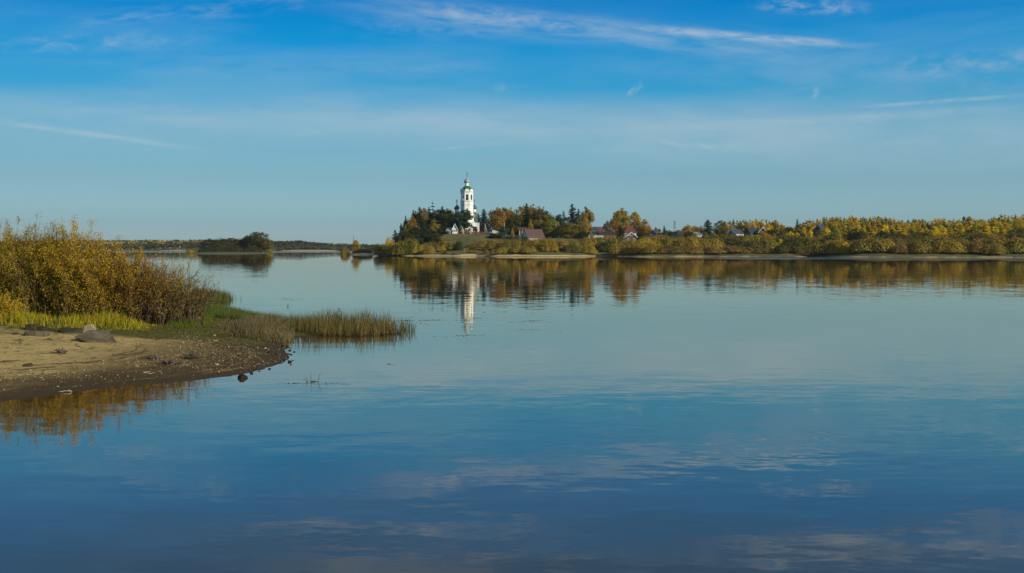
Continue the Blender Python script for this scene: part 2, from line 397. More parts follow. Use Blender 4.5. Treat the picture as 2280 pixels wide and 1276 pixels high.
def ground_mat(name, sand, wet, soil, grassc, sand_w, near=False):
    m, t, o = mat(name)
    g = nd(t, 'ShaderNodeNewGeometry'); at = nd(t, 'ShaderNodeAttribute', attribute_name='inland')
    pos = g.outputs['Position']; d = at.outputs['Fac']
    xyz = nd(t, 'ShaderNodeSeparateXYZ', inp={0: pos})
    if near:
        n1 = noise(t, pos, .35, 6.0, .6); n2 = noise(t, pos, 3.0, 8.0, .7); n3 = noise(t, pos, 14.0, 4.0, .7)
        # dry sand high on the left, damp mud low and towards the tip
        zz = mth(t, 'MULTIPLY_ADD', mth(t, 'SUBTRACT', n1.outputs[0], .5), .55, xyz.outputs[2])
        fx = mrange(t, xyz.outputs[0], -17.5, -12.5, 1, .08)
        dry = mth(t, 'MULTIPLY', mrange(t, zz, .08, .36), fx)
        c = mixc(t, dry, soil, sand)
        c = mixc(t, mrange(t, mth(t, 'ADD', d, mth(t, 'MULTIPLY', mth(t, 'SUBTRACT', n1.outputs[0], .5), 3.0)), .8, 4.2, 1, 0), c, wet)
        c = mixc(t, mrange(t, n2.outputs[0], .50, .66, 0, .65), c, tuple(x*.45 for x in soil))
        c = mixc(t, mrange(t, n3.outputs[0], .55, .75, 0, .35), c, tuple(min(1, x*1.35) for x in sand))
        # wrack lines left by falling water: thin dark bands along the shore
        wv = nd(t, 'ShaderNodeCombineXYZ', inp={0: mth(t, 'MULTIPLY', d, 1.9), 1: mth(t, 'MULTIPLY', xyz.outputs[0], .22), 2: mth(t, 'MULTIPLY', xyz.outputs[1], .22)}).outputs[0]
        nw = noise(t, wv, 1.0, 7.0, .68, .6)
        c = mixc(t, mrange(t, nw.outputs[0], .52, .62, 0, .75), c, tuple(x*.42 for x in soil))
        c = mixc(t, mrange(t, nw.outputs[0], .44, .32, 0, .35), c, tuple(min(1, x*1.2) for x in sand))
        # grass soil beyond the sand
        yy = mth(t, 'ADD', xyz.outputs[1], mth(t, 'MULTIPLY', mth(t, 'SUBTRACT', n1.outputs[0], .5), 9.0))
        gl = mrange(t, yy, 53.5, 56.5)
        c = mixc(t, gl, c, mixc(t, mrange(t, n2.outputs[0], .35, .65), grassc, tuple(x*.5 for x in grassc)))
        c = mixc(t, mrange(t, d, .3, 1.1, 1, 0), c, wet)
        bh = mth(t, 'ADD', mth(t, 'MULTIPLY', n2.outputs[0], .8), mth(t, 'MULTIPLY', n3.outputs[0], .35))
        bp = nd(t, 'ShaderNodeBump', inp={'Strength': 1.0, 'Distance': .16, 'Height': bh})
        rg = mrange(t, d, .0, 1.0, .75, .95)
        pbsdf(t, o, Base_Color=c, Roughness=rg, Specular_IOR_Level=.12, Normal=bp.outputs[0])
    else:
        n1 = noise(t, pos, .09, 6.0, .6); n2 = noise(t, pos, .45, 6.0, .7)
        dd = mth(t, 'ADD', d, mth(t, 'MULTIPLY', mth(t, 'SUBTRACT', n1.outputs[0], .5), 9.0))
        gcol = mixc(t, mrange(t, n2.outputs[0], .35, .68), tuple(x*.55 for x in grassc), grassc)
        gcol = mixc(t, mrange(t, n1.outputs[0], .45, .65, 0, .6), gcol, soil)
        if sand_w == 2.6: dd = mth(t, 'ADD', dd, mrange(t, xyz.outputs[0], 10, 70, 0, 2.1))
        c = mixc(t, mrange(t, dd, sand_w*.8, sand_w*1.25), sand, gcol)
        c = mixc(t, mrange(t, d, .0, 1.0, .8, 0), c, wet)
        pbsdf(t, o, Base_Color=c, Roughness=.95)
    return m
M['near_ground'] = ground_mat('near_bank_ground', (.53, .395, .16), (.075, .052, .025), (.155, .108, .046), (.14, .135, .035), 0, True)
M['pen_ground'] = ground_mat('meadow_ground', (.50, .39, .19), (.10, .075, .045), (.17, .14, .05), (.105, .115, .033), 2.6)
M['isl_ground'] = ground_mat('islet_ground', (.16, .14, .06), (.05, .045, .025), (.10, .095, .035), (.10, .11, .035), .8)
M['spit_ground'] = ground_mat('sand_spit_ground', (.42, .34, .20), (.12, .09, .06), (.2, .17, .08), (.2, .17, .08), 16)
M['far_ground'] = ground_mat('far_shore_ground', (.40, .35, .22), (.12, .10, .07), (.12, .11, .05), (.10, .10, .04), 14)

land('near_bank', h_near, 0, 0, 0, 0, 0, 0, M['near_ground'], 'sandy river bank with mud, pebbles and grass', gx=np.concatenate([np.arange(-150, -45, 2.0), np.arange(-45, -2, .22)]), gy=np.concatenate([np.arange(20, 100, .3), np.arange(100, 170, 2)]), cut=-.6)
land('far_meadow', h_pen, 0, 0, 0, 0, 0, 0, M['pen_ground'], 'wooded point with sandy shore and grassy church hill', gx=np.concatenate([np.arange(-95, 320, 1.6), np.arange(320, 1210, 30)]), gy=np.concatenate([np.arange(440, 760, 1.6), np.arange(760, 1710, 14)]))
land('sand_spit', h_spit, -125, -60, 640, 840, 60, 160, M['spit_ground'], 'low sand spit off the wooded point')
land('islet_ground', h_isl, -250, -140, 780, 1070, 80, 160, M['isl_ground'], 'low grassy islet in the river')
land('far_shore', h_far, 0, 0, 0, 0, 0, 0, M['far_ground'], 'far river shore with pale beach', gx=np.arange(-4200, 420, 20.0), gy=np.concatenate([np.arange(1300, 2200, 9), np.arange(2200, 3650, 60)]))
M['bed'] = plain('river_bed', (.06, .05, .035), .95, .3, .05)
bed = MB().add([(-5000, -200, -3), (3000, -200, -3), (3000, 4200, -3), (-5000, 4200, -3)], [(0, 1, 2, 3)]).build('ground', M['bed'])
tag(bed, 'river bed and land reaching to the horizon', None, None, 'structure')

# ------------------------------------------------------------------ water
def water_mat():
    m, t, o = mat('river_water')
    pos = nd(t, 'ShaderNodeNewGeometry').outputs['Position']
    xyz = nd(t, 'ShaderNodeSeparateXYZ', inp={0: pos})
    def layer(sxx, syy, det, rot):
        mp = nd(t, 'ShaderNodeMapping', inp={0: pos}); mp.inputs[3].default_value = (sxx, syy, 1); mp.inputs[2].default_value = (0, 0, radians(rot))
        n = noise(t, mp.outputs[0], 1.0, det, .55, .3)
        return nd(t, 'ShaderNodeVectorMath', operation='SUBTRACT', inp={0: n.outputs['Color'], 1: (.5, .5, .5)}).outputs[0]
    def scl(v, a):
        n = nd(t, 'ShaderNodeVectorMath', operation='SCALE', inp={0: v})
        if isinstance(a, bpy.types.NodeSocket): t.links.new(a, n.inputs['Scale'])
        else: n.inputs['Scale'].default_value = a
        return n.outputs[0]
    def add(a, b): return nd(t, 'ShaderNodeVectorMath', operation='ADD', inp={0: a, 1: b}).outputs[0]
    # light airs: patches where the surface is ruffled
    mpp = nd(t, 'ShaderNodeMapping', inp={0: pos}); mpp.inputs[3].default_value = (.018, .05, 1)
    pat = mrange(t, noise(t, mpp.outputs[0], 1.0, 3.0, .5).outputs[0], .38, .66, .25, 1.0)
    far = mrange(t, xyz.outputs[1], 80, 420, 1.0, .55)
    v = scl(layer(1.1, 3.2, 2.0, 8), mth(t, 'MULTIPLY', pat, .034))
    v = add(v, scl(layer(.35, .9, 2.0, -6), .020))
    v = add(v, scl(layer(3.2, 7.0, 2.0, 4), mth(t, 'MULTIPLY', pat, .016)))
    v = scl(v, far)
    # ruffled strips along the far shores
    st1 = mth(t, 'MULTIPLY', mrange(t, mth(t, 'ADD', xyz.outputs[1], mth(t, 'MULTIPLY', xyz.outputs[0], .10)), 450, 464), mrange(t, xyz.outputs[0], 60, 120))
    st2 = mrange(t, xyz.outputs[1], 900, 1150)
    st = mth(t, 'MAXIMUM', st1, st2)
    v = add(v, scl(layer(2.0, 5.0, 2.0, 0), mth(t, 'ADD', mth(t, 'MULTIPLY', st1, 1.7), mth(t, 'MULTIPLY', st2, .42))))
    sp = nd(t, 'ShaderNodeSeparateXYZ', inp={0: v})
    nv = nd(t, 'ShaderNodeCombineXYZ', inp={0: mth(t, 'MULTIPLY', sp.outputs[0], .6), 1: sp.outputs[1], 2: 1.0}).outputs[0]
    nrm = nd(t, 'ShaderNodeVectorMath', operation='NORMALIZE', inp={0: nv}).outputs[0]
    gl = nd(t, 'ShaderNodeBsdfGlossy', inp={'Color': (1.0, .92, .80, 1), 'Roughness': .012, 'Normal': nrm})
    df = nd(t, 'ShaderNodeBsdfDiffuse', inp={'Color': (.076, .051, .026, 1)})
    fr = nd(t, 'ShaderNodeFresnel', inp={'IOR': 1.34, 'Normal': nrm})
    mx = nd(t, 'ShaderNodeMixShader', inp={0: mth(t, 'POWER', fr.outputs[0], .70), 1: df.outputs[0], 2: gl.outputs[0]})
    t.links.new(mx.outputs[0], o.inputs[0]); return m
M['water'] = water_mat()
wat = MB().add([(-5000, -200, 0), (3000, -200, 0), (3000, 4200, 0), (-5000, 4200, 0)], [(0, 1, 2, 3)]).build('water', M['water'])
tag(wat, 'calm blue river with mirror reflections', None, None, 'structure')

# ------------------------------------------------------------------ foliage generators
def unit(v): return v/np.maximum(np.linalg.norm(v, axis=-1, keepdims=True), 1e-9)
def rdir(n):
    return unit(rng.normal(size=(n, 3)))
def leaf_quads(c, nrm, d, Ln, Wd):
    """diamond leaves: centre, normal, long axis, length, width"""
    d = unit(d-(d*nrm).sum(1, keepdims=True)*nrm); s = np.cross(nrm, d)
    Ln = np.broadcast_to(Ln, (len(c),))[:, None]; Wd = np.broadcast_to(Wd, (len(c),))[:, None]
    V = np.stack([c-d*Ln/2, c+s*Wd/2-d*Ln*.05, c+d*Ln/2, c-s*Wd/2-d*Ln*.05], 1).reshape(-1, 3)
    return V, np.arange(len(c)*4).reshape(-1, 4)
def tubes(P, R, n=3):
    """many tapered tubes: P (N,K,3), R (N,K)"""
    Nn, K, _ = P.shape
    T = unit(np.gradient(P, axis=1)); ref = np.where(np.abs(T[..., 2:3]) > .9, np.array([1., 0, 0]), np.array([0, 0, 1.]))
    a = unit(np.cross(T, ref)); b = np.cross(T, a)
    ang = np.arange(n)*2*pi/n
    V = P[:, :, None, :]+R[:, :, None, None]*(a[:, :, None, :]*np.cos(ang)[None, None, :, None]+b[:, :, None, :]*np.sin(ang)[None, None, :, None])
    idx = np.arange(Nn*K*n).reshape(Nn, K, n); j = np.roll(idx, -1, 2)
    Fq = np.stack([idx[:, :-1], j[:, :-1], j[:, 1:], idx[:, 1:]], -1).reshape(-1, 4)
    return V.reshape(-1, 3), Fq
def tone(n, lo=.6, hi=1.35, hue=.18):
    t = rng.uniform(lo, hi, (n, 1)); h = rng.normal(0, hue, (n, 1))
    return t*np.concatenate([1+h*.6, 1-h*.1, 1-h*.5], 1).clip(.2, 2)

def crown_blobs(profile, H, K, n, lsize, blob_r, droop=0.0, squash=.8, z0=.12, hol=.0):
    """crown from many leaf clusters; profile(t)->radius at relative height"""
    t = rng.uniform(0, 1, K)**.9; r0 = np.array([profile(x) for x in t])
    a = rng.uniform(0, 2*pi, K); rr = r0*np.sqrt(rng.uniform(.05, 1, K))*.86
    C = np.stack([rr*np.cos(a), rr*np.sin(a), H*(z0+(1-z0)*t)], 1)
    br = blob_r*rng.uniform(.6, 1.25, K)*np.clip(r0/max(r0.max(), 1e-6), .38, 1)
    C[:, 2] -= br*.5*(t > .85)
    wgt = br**2; k = rng.choice(K, n, p=wgt/wgt.sum())
    dr = rdir(n); rad = br[k]*rng.uniform(.55, 1.08, n)
    p = C[k]+dr*rad[:, None]*np.array([1, 1, squash])
    nr = unit(dr*.9+rdir(n)*.42+np.array([0, 0, .15])); ld = rdir(n)+np.array([0, 0, -droop])
    V, Fq = leaf_quads(p, nr, ld, lsize*rng.uniform(.7, 1.3, n), lsize*rng.uniform(.5, .85, n))
    bt = tone(K, .78, 1.18, .13); tn = bt[k]*tone(n, .84, 1.16, .05)
    return V, Fq, tn, C

def trunk_mesh(name, H, r, C, m, top=.8):
    P = [[(0, 0, -.6), (r*.3, 0, H*.25), (-r*.3, r*.4, H*.5), (0, 0, H*top)]]; R = [[r*1.25, r*.9, r*.6, r*.12]]
    for k in rng.choice(len(C), min(9, len(C)), replace=False):
        c = C[k]; zb = max(H*.12, c[2]*.55); zb = min(zb, H*top*.9)
        P.append([(0, 0, zb), (c[0]*.35, c[1]*.35, zb+(c[2]-zb)*.45), (c[0]*.7, c[1]*.7, zb+(c[2]-zb)*.8), tuple(c)]); R.append([r*.38, r*.28, r*.18, r*.06])
    V, Fq = tubes(np.array(P, float), np.array(R, float), 6)
    return np_mesh(name, V, Fq, m, smooth=True)

PROTO = {}
def proto(kind, H, Wd, crown, trunk): PROTO.setdefault(kind, []).append((H, Wd, crown, trunk))
def p_round(t): return max(.02, sin(pi*min(1, .10+.90*t))**.65)
for v in range(3):      # broad rounded crowns
    H, R = 13.0, 4.4
    V, Fq, tn, C = crown_blobs(lambda t: R*(sin(pi*(.16+.80*t))**.6), H, 64, 4200, .62, 1.9, .2, .85, .10)
    proto('round', H, 2*R*1.08, np_mesh('crown', V, Fq, M['leaf'], tint=tn), trunk_mesh('trunk', H, .32, C, M['bark']))
for v in range(3):      # birch: taller, drooping, ragged
    H, R = 14.0, 3.0
    V, Fq, tn, C = crown_blobs(lambda t: R*(sin(pi*(.12+.84*t**.85))**.8), H, 60, 3200, .58, 1.45, .9, 1.15, .08)
    proto('birch', H, 2*R*1.1, np_mesh('crown', V, Fq, M['leaf'], tint=tn), trunk_mesh('trunk', H, .2, C, M['birch_bark']))
for v in range(4):      # slender pointed trees of the right-hand wood
    H, R = 11.0, 1.9
    V, Fq, tn, C = crown_blobs(lambda t: R*(1-.84*t)**.75*min(1, .6+4*t), H, 40, 1300, .55, .95, .7, 1.2, .04)
    t_ = trunk_mesh('trunk', H, .12, C, M['bark'], .93)
    proto('slim', H, 2*R*1.05, np_mesh('crown', V, Fq, M['leaf'], tint=tn), t_)
for v in range(3):      # pine: dark irregular plates of needles
    H, R = 12.0, 4.2
    V, Fq, tn, C = crown_blobs(lambda t: R*(.55+.45*sin(pi*(.1+.8*t)))*(1 if t < .8 else .75), H, 52, 4200, .55, 1.75, -.3, .6, .06)
    C2 = C
    proto('pine', H, 2*R*1.1, np_mesh('crown', V, Fq, M['needle'], tint=tn), trunk_mesh('trunk', H, .3, C2, M['bark']))
def fir(H, R, tiers, per, gap=0.0):
    Vs, Fs, Ts, off = [], [], [], 0
    P, Rr = [[(0, 0, -.5), (0, 0, H*.3), (0, 0, H*.65), (0, 0, H)]], [[H*.018, H*.013, H*.007, .02]]
    for k in range(tiers):
        t = (k+.3)/tiers; z = H*(.05+.93*t); r = R*(1-t)**.72*rng.uniform(.85, 1.15)+.16
        nb = max(4, int(per*(1-t*.55)))
        for b in range(nb):
            if rng.random() < gap: continue
            a = rng.uniform(0, 2*pi); rr = r*rng.uniform(.7, 1.1)
            q = 4+int(rr*7); s = rng.uniform(.05, 1, q)**.8
            dx, dy = cos(a), sin(a); zz = z-rr*s*.34+rr*s*s*.12
            side = rng.normal(0, 1, q)*rr*.14*(1.1-s)
            c = np.stack([dx*rr*s-dy*side, dy*rr*s+dx*side, zz-np.abs(rng.normal(0, .10, q))], 1)
            nr = unit(np.array([dx*.5, dy*.5, .7])+rng.normal(0, .45, (q, 3)))
            V, Fq = leaf_quads(c, nr, np.array([[dx, dy, -.45]])+rng.normal(0, .35, (q, 3)), .70*rng.uniform(.7, 1.2, q), .42)
            Vs.append(V); Fs.append(Fq+off); off += len(V); Ts.append(tone(1, .8, 1.2, .08)*tone(q, .75, 1.25, .05))
            if b % 2 == 0:
                P.append([(0, 0, z), (dx*rr*.3, dy*rr*.3, z-rr*.09), (dx*rr*.6, dy*rr*.6, z-rr*.16), (dx*rr*.95, dy*rr*.95, z-rr*.2)]); Rr.append([.05, .04, .03, .01])
    tv, tf = tubes(np.array(P, float), np.array(Rr, float), 4)
    return np_mesh('crown', np.concatenate(Vs), np.concatenate(Fs), M['needle'], tint=np.concatenate(Ts)), np_mesh('trunk', tv, tf, M['bark'])
for v in range(3): proto('fir', 15.0, 6.0, *fir(15.0, 3.5, 22, 18))
proto('openfir', 15.0, 5.0, *fir(15.0, 2.5, 11, 9, .25))
def willow(n_lobe, R, H, nt, nl):
    """dome of fine upright twigs with thin leaves"""
    Cc = np.stack([rng.uniform(-.55, .55, n_lobe)*R, rng.uniform(-.5, .5, n_lobe)*R, np.zeros(n_lobe)], 1); Cc[0] = 0
    lr = rng.uniform(.45, .62, n_lobe)*R; lr[0] = .66*R; lh = H*rng.uniform(.68, .96, n_lobe); lh[0] = H
    k = rng.integers(0, n_lobe, nl); d = rdir(nl); d[:, 2] = np.abs(d[:, 2])*.9+.02
    u = rng.uniform(.72, 1.05, nl)
    p = Cc[k]+d*u[:, None]*np.stack([lr[k], lr[k], lh[k]], 1)
    p[:, 2] = np.maximum(p[:, 2], .1)
    g = unit(d*np.array([1, 1, .8])+np.array([0, 0, .6])+rng.normal(0, .28, (nl, 3)))
    nr = unit(d+rng.normal(0, .38, (nl, 3)))
    V, Fq = leaf_quads(p, nr, g, rng.uniform(.4, .95, nl), rng.uniform(.18, .34, nl))
    tn = tone(n_lobe, .8, 1.2, .10)[k]*tone(nl, .74, 1.22, .08)
    cr_ = np_mesh('foliage', V, Fq, M['leaf'], tint=tn)
    k = rng.integers(0, n_lobe, nt); d = rdir(nt); d[:, 2] = np.abs(d[:, 2])*.9+.15
    e = Cc[k]+d*rng.uniform(.8, 1.08, nt)[:, None]*np.stack([lr[k], lr[k], lh[k]], 1)
    b = Cc[k]*.75+np.stack([rng.normal(0, .12*R, nt), rng.normal(0, .12*R, nt), np.full(nt, -.2)], 1)
    mid = b*.45+e*.55+np.stack([np.zeros(nt), np.zeros(nt), lh[k]*.06], 1)
    tv, tf = tubes(np.stack([b, mid, e], 1), np.stack([np.full(nt, .05), np.full(nt, .035), np.full(nt, .012)], 1), 3)
    return cr_, np_mesh('stems', tv, tf, M['twig'])
for v in range(4): proto('willow', 6.0, 9.0, *willow(8+v % 2, 4.5, 6.0, 170, 3400))

def place(kind, v, name, h, px, top, wpx, D, color, label, cat, group=None, parts=('crown', 'trunk'), base=None, rz=None):
    x = (px-CX)/F*D
    z = zat(h, x, D) if base is None else base
    H0, W0, cr_, tr_ = PROTO[kind][v % len(PROTO[kind])]
    ztop = HCAM+(HY-top)/F*D; hh = max(.8, ztop-z)*(1.08 if kind == 'willow' else 1.05); ww = wpx/F*D
    o = thing(name, label, cat, (x, D, z), random.uniform(0, 2*pi) if rz is None else rz, group)
    o.scale = (ww/W0, ww/W0, hh/H0)
    a = link(parts[0], cr_, o); a.color = (*color, 1)
    b = link(parts[1], tr_, o); b.color = (1, 1, 1, 1)
    return o

# ------------------------------------------------------------------ church
def arch_wall(mb, w, z0, z1, aw, s0, s1, y, depth, m=0, n=8, xc=0.0, rot=0.0, back=None):
    """wall face in the plane y (facing -y), with an arched opening aw wide from s0 up to s1, and its reveal; rotated about z by rot"""
    r = aw/2; sp = s1-r
    arc = [(xc+r*cos(pi-pi*i/n), sp+r*sin(pi*i/n)) for i in range(n+1)]
    inner = [(xc-r, s0)]+arc+[(xc+r, s0)]
    outer = [(-w/2, s0)]+[(-w/2+w*i/n, z1) if 0 < i < n else ((-w/2 if i == 0 else w/2), z1) for i in range(n+1)]+[(w/2, s0)]
    vs, fs = [], []
    K = len(inner)
    for (x, z) in inner: vs.append((x, y, z))
    for (x, z) in outer: vs.append((x, y, z))
    for i in range(K-1): fs.append((i, i+1, K+i+1, K+i))
    for (x, z) in inner: vs.append((x, y+depth, z))
    for i in range(K-1): fs.append((i, 2*K+i, 2*K+i+1, i+1))
    fs.append((0, K-1, 3*K-1, 2*K))
    b = len(vs)
    vs += [(-w/2, y, z0), (w/2, y, z0), (w/2, y, s0), (-w/2, y, s0)]; fs.append((b, b+1, b+2, b+3))
    c, s = cos(rot), sin(rot)
    mb.add([(x*c-yy*s, x*s+yy*c, z) for x, yy, z in vs], fs, m)
    if back is not None:
        vs = [(x, y+depth, z) for x, z in inner]
        mb.add([(x*c-yy*s, x*s+yy*c, z) for x, yy, z in vs], [tuple(range(K))], back)
def onion(r, h, zb, rb):
    """onion dome profile from the drum radius rb up to the tip"""
    return [(rb, zb), (r*.86, zb+h*.07), (r*.99, zb+h*.18), (r, zb+h*.26), (r*.93, zb+h*.38), (r*.74, zb+h*.50), (r*.46, zb+h*.62), (r*.24, zb+h*.74), (r*.11, zb+h*.87), (.03, zb+h)]
def cross(mb, x, y, z, h, m=0):
    t = h*.028
    mb.box(x-t, x+t, y-t, y+t, z-.2, z+h, m); mb.box(x-h*.27, x+h*.27, y-t*.8, y+t*.8, z+h*.60, z+h*.60+2*t, m)
    mb.box(x-h*.15, x+h*.15, y-t*.8, y+t*.8, z+h*.78, z+h*.78+2*t, m)
    mb.prism([(x-h*.16, z+h*.36), (x+h*.16, z+h*.27), (x+h*.16, z+h*.27+2*t), (x-h*.16, z+h*.36+2*t)], y-t*.8, y+t*.8, m)

CHX, CHD = (1039.7-CX)/F*660, 660.0
CZ = zat(h_pen, CHX, CHD)
CRZ = radians(4)
def zp(py, D=660.0): return HCAM+(HY-py)/F*D-CZ        # height above the church floor of a photo row
ch = thing('church', 'white church with tall octagonal bell tower under a green roof and blue-grey onion dome', 'church', (CHX, CHD, CZ), CRZ)
TR8 = pi/8
def octo(ap, m, z0, z1, mb): return mb.lathe([(ap/cos(TR8), z0), (ap/cos(TR8), z1)], 8, m=m, rot=TR8)
ap = 3.32; fw = 2*ap*tan(TR8)
zb0, zb1 = zp(448.3), zp(427.4)
bel = MB()
for k in range(8): arch_wall(bel, fw, zb0, zb1, 1.5, zp(446.6), zp(433.0), -ap, .7, 0, 8, 0, k*pi/4)
octo(ap-.75, 1, zb0+.02, zb0+.12, bel); octo(ap-.05, 1, zb1-.35, zb1-.02, bel)
o = bel.build('belfry', [M['whitewash'], M['gloom']], ch)
core = MB(); core.lathe([(.5, zb0+.1), (.5, zb1-.4)], 8); core.build('belfry_pillar', M['gloom'], o)
for k in range(8):        # eight bells hang in the arches' light
    a = k*pi/4+pi/2; bx_, by_ = cos(a)*2.1, sin(a)*2.1; z = zp(438.5)
    b = MB(); b.lathe([(.50, z-.62), (.40, z-.45), (.30, z-.1), (.26, z+.25), (.10, z+.38)], 10, bx_, by_); b.tube([(bx_, by_, z+.36), (bx_, by_, zb1-.4)], .04)
    b.build('bell', M['bronze'], o)
for pyc, hh, ex in ((448.3, .30, .26), (456.5, .26, .22), (427.6, .30, .26), (474.6, .26, .25)):
    c_ = MB(); octo(ap+ex, 0, zp(pyc)-hh/2, zp(pyc)+hh/2, c_); octo(ap+ex*.55, 0, zp(pyc)-hh, zp(pyc)-hh/2, c_); c_.build('cornice', M['stucco_trim'], ch)
t2 = MB(); octo(ap+.06, 0, zp(456.5), zp(448.4), t2)
for k in range(8):       # sunk square panels between raised corner strips
    a = k*pi/4; c, s = cos(a), sin(a)
    for (x0, x1) in ((-fw/2+.05, -fw/2+.4), (fw/2-.4, fw/2-.05)):
        vs = [(x, -(ap+.06)-d, z) for d in (0, .09) for x in (x0, x1) for z in (zp(456.4), zp(448.9))]
        t2.add([(x*c-y*s, x*s+y*c, z) for x, y, z in vs], [(4, 5, 7, 6), (0, 1, 5, 4), (2, 6, 7, 3)])
t2.build('tower_tier', M['whitewash'], ch)
t3 = MB()
for k in range(8):
    if k % 2 == 0: arch_wall(t3, 2*(ap+.08)*tan(TR8), zp(482), zp(456.5), .78, zp(473.8), zp(464), -(ap+.08), .45, 0, 8, 0, k*pi/4, 1)
    else:
        a = k*pi/4; c, s = cos(a), sin(a); q = (ap+.08)*tan(TR8)
        t3.add([(x*c-(-(ap+.08))*s, x*s-(ap+.08)*c, z) for x, z in ((-q, zp(482)), (q, zp(482)), (q, zp(456.5)), (-q, zp(456.5)))], [(0, 1, 2, 3)])
t3.build('tower_tier', [M['whitewash'], M['gloom']], ch)
tb = MB(); octo(ap+.3, 0, zp(493), zp(482), tb); tb.box(-4.0, 4.0, -3.9, 3.9, -1.2, zp(493), 0); tb.build('tower_base', M['whitewash'], ch)
# kokoshnik gables and the green roof
for k in range(8):
    g = MB(); a = k*pi/4; c, s = cos(a), sin(a); r = fw/2*.96; z0 = zb1+.15
    poly = [(-r, z0)]+[(-r*cos(pi*i/10), z0+1.42*sin(pi*i/10)*1.0) for i in range(1, 10)]+[(r, z0)]
    nn = len(poly)
    f0 = [(x, -ap-.16, z) for x, z in poly]; f1 = [(x*.55, -ap+1.25, z0+(z-z0)*.98+.12) for x, z in poly]
    rim = [(x*1.06, -ap-.22, z0+(z-z0)*1.09) for x, z in poly]
    vs = f0+f1+rim; fs = [tuple(range(nn))]; ms = [0]
    g.add([(x*c-y*s, x*s+y*c, z) for x, y, z in vs], fs, 0)
    g.add([(x*c-y*s, x*s+y*c, z) for x, y, z in vs], [(2*nn+i, 2*nn+i+1, nn+i+1, nn+i) for i in range(nn-1)]+[(i, i+1, 2*nn+i+1, 2*nn+i) for i in range(nn-1)], 1)
    g.build('gable', [M['whitewash'], M['green_roof']], ch)
rf = MB(); za, zt = zb1+.1, zp(413.8)
hh = zt-za; rf.lathe([((ap-.2)/cos(TR8)*q, za+hh*u) for q, u in ((1.0, 0), (1.0, .22), (.93, .42), (.80, .62), (.60, .82), (.36, 1.0))], 8, rot=TR8); rf.build('roof', M['green_roof'], ch)
dr = MB(); z0, z1 = zp(414.2), zp(407.8); dr.lathe([(1.20, z0), (1.20, z0+.2), (1.06, z0+.25), (1.06, z1-.25), (1.18, z1-.2), (1.18, z1)], 16)
o = dr.build('drum', M['whitewash'], ch)
for k in range(4):
    a = k*pi/2-pi/2; wn = MB(); arch_wall(wn, .34, z0+.35, z1-.35, .24, z0+.4, z1-.42, -1.075, .04, 0, 6, 0, k*pi/2+pi/4, 0); wn.build('window', M['gloom'], o)
dm = MB(); dm.lathe(onion(1.68, zp(393.4)-zp(407.8), zp(407.8)-.02, 1.05), 24); o = dm.build('dome', M['blue_dome'], ch, True)
cx_ = MB(); cross(cx_, 0, 0, zp(393.8), 2.6); cx_.build('cross', M['iron'], o)
# nave with five domes behind the tower, lower aisle round the tower foot
NX, NY = -.6, 13.0
zn = zp(479, 675); wl = zp(493)
nv = MB()
nv.box(NX-6.3, NX+6.3, NY-6.3, NY+6.3, -1.5, zn-.01)
for x in (-6.3, -2.2, 2.2, 6.3): nv.box(NX+x-.28, NX+x+.28, NY-6.45, NY-6.28, -1, zn-.5)
for y in (-6.3, -2.2, 2.2, 6.3): nv.box(NX+6.28, NX+6.45, NY+y-.28, NY+y+.28, -1, zn-.5)
nave = nv.build('nave', M['whitewash'], ch)
for x in (-4.2, 0, 4.2):
    for rot in (0, pi/2):
        wn = MB(); arch_wall(wn, 1.3, zn*.42, zn*.82, 1.0, zn*.44, zn*.80, -6.31-.01, .06, 0, 8, 0, 0, 1)
        o = wn.build('window', [M['stucco_trim'], M['gloom']], nave)
        o.location = (NX+(x if rot == 0 else 0), NY+(0 if rot == 0 else x), 0); o.rotation_euler = (0, 0, rot)
cn = MB(); cn.box(NX-6.65, NX+6.65, NY-6.65, NY+6.65, zn, zn+.35); cn.build('cornice', M['stucco_trim'], ch)
nr_ = MB(); nr_.add([(NX-6.5, NY-6.5, zn+.36), (NX+6.5, NY-6.5, zn+.36), (NX+6.5, NY+6.5, zn+.36), (NX-6.5, NY+6.5, zn+.36), (NX, NY, zn+2.0)], [(0, 1, 4), (1, 2, 4), (2, 3, 4), (3, 0, 4), (3, 2, 1, 0)]); nr_.build('roof', M['green_roof'], ch)
zd = zp(467, 675); zt = zp(454.5, 675)
for (dx, dy, sc) in ((-4.6, -4.6, 1), (4.9, -4.6, 1), (-4.6, 4.6, 1), (4.6, 4.6, 1), (0, 0, 1.35)):
    x, y = NX+dx, NY+dy; p = MB(); p.box(x-1.15*sc, x+1.15*sc, y-1.15*sc, y+1.15*sc, zn+.37, zn+1.5+(2.4 if sc > 1 else 0)); p.build('pedestal', M['brick_red'] if dx > 0 and dy < 0 else M['gold'], ch)
    d = MB(); zs = zn+1.5+(2.4 if sc > 1 else 0); zd_ = zd+(2.4 if sc > 1 else 0); d.lathe([(.92*sc, zs), (.92*sc, zd_-.2), (1.05*sc, zd_-.15), (1.05*sc, zd_)], 14, x, y); dd_ = d.build('drum', M['whitewash'], ch)
    q = MB(); q.lathe(onion(1.45*sc, (zt-zd)*sc, zd_, .92*sc), 20, x, y); o = q.build('dome', M['dark_dome'], ch, True)
    c_ = MB(); cross(c_, x, y, zd_+(zt-zd)*sc, 2.5*sc); c_.build('cross', M['iron'], o)
ai = MB(); ai.box(-6.2, 6.35, -3.2, 6.6, -1.5, wl-.6); 
for x in (-6.2, -2.0, 3.9, 6.35): ai.box(x-.25, x+.25, -3.35, -3.18, -1, wl-.75)
aisle = ai.build('aisle', M['whitewash'], ch)
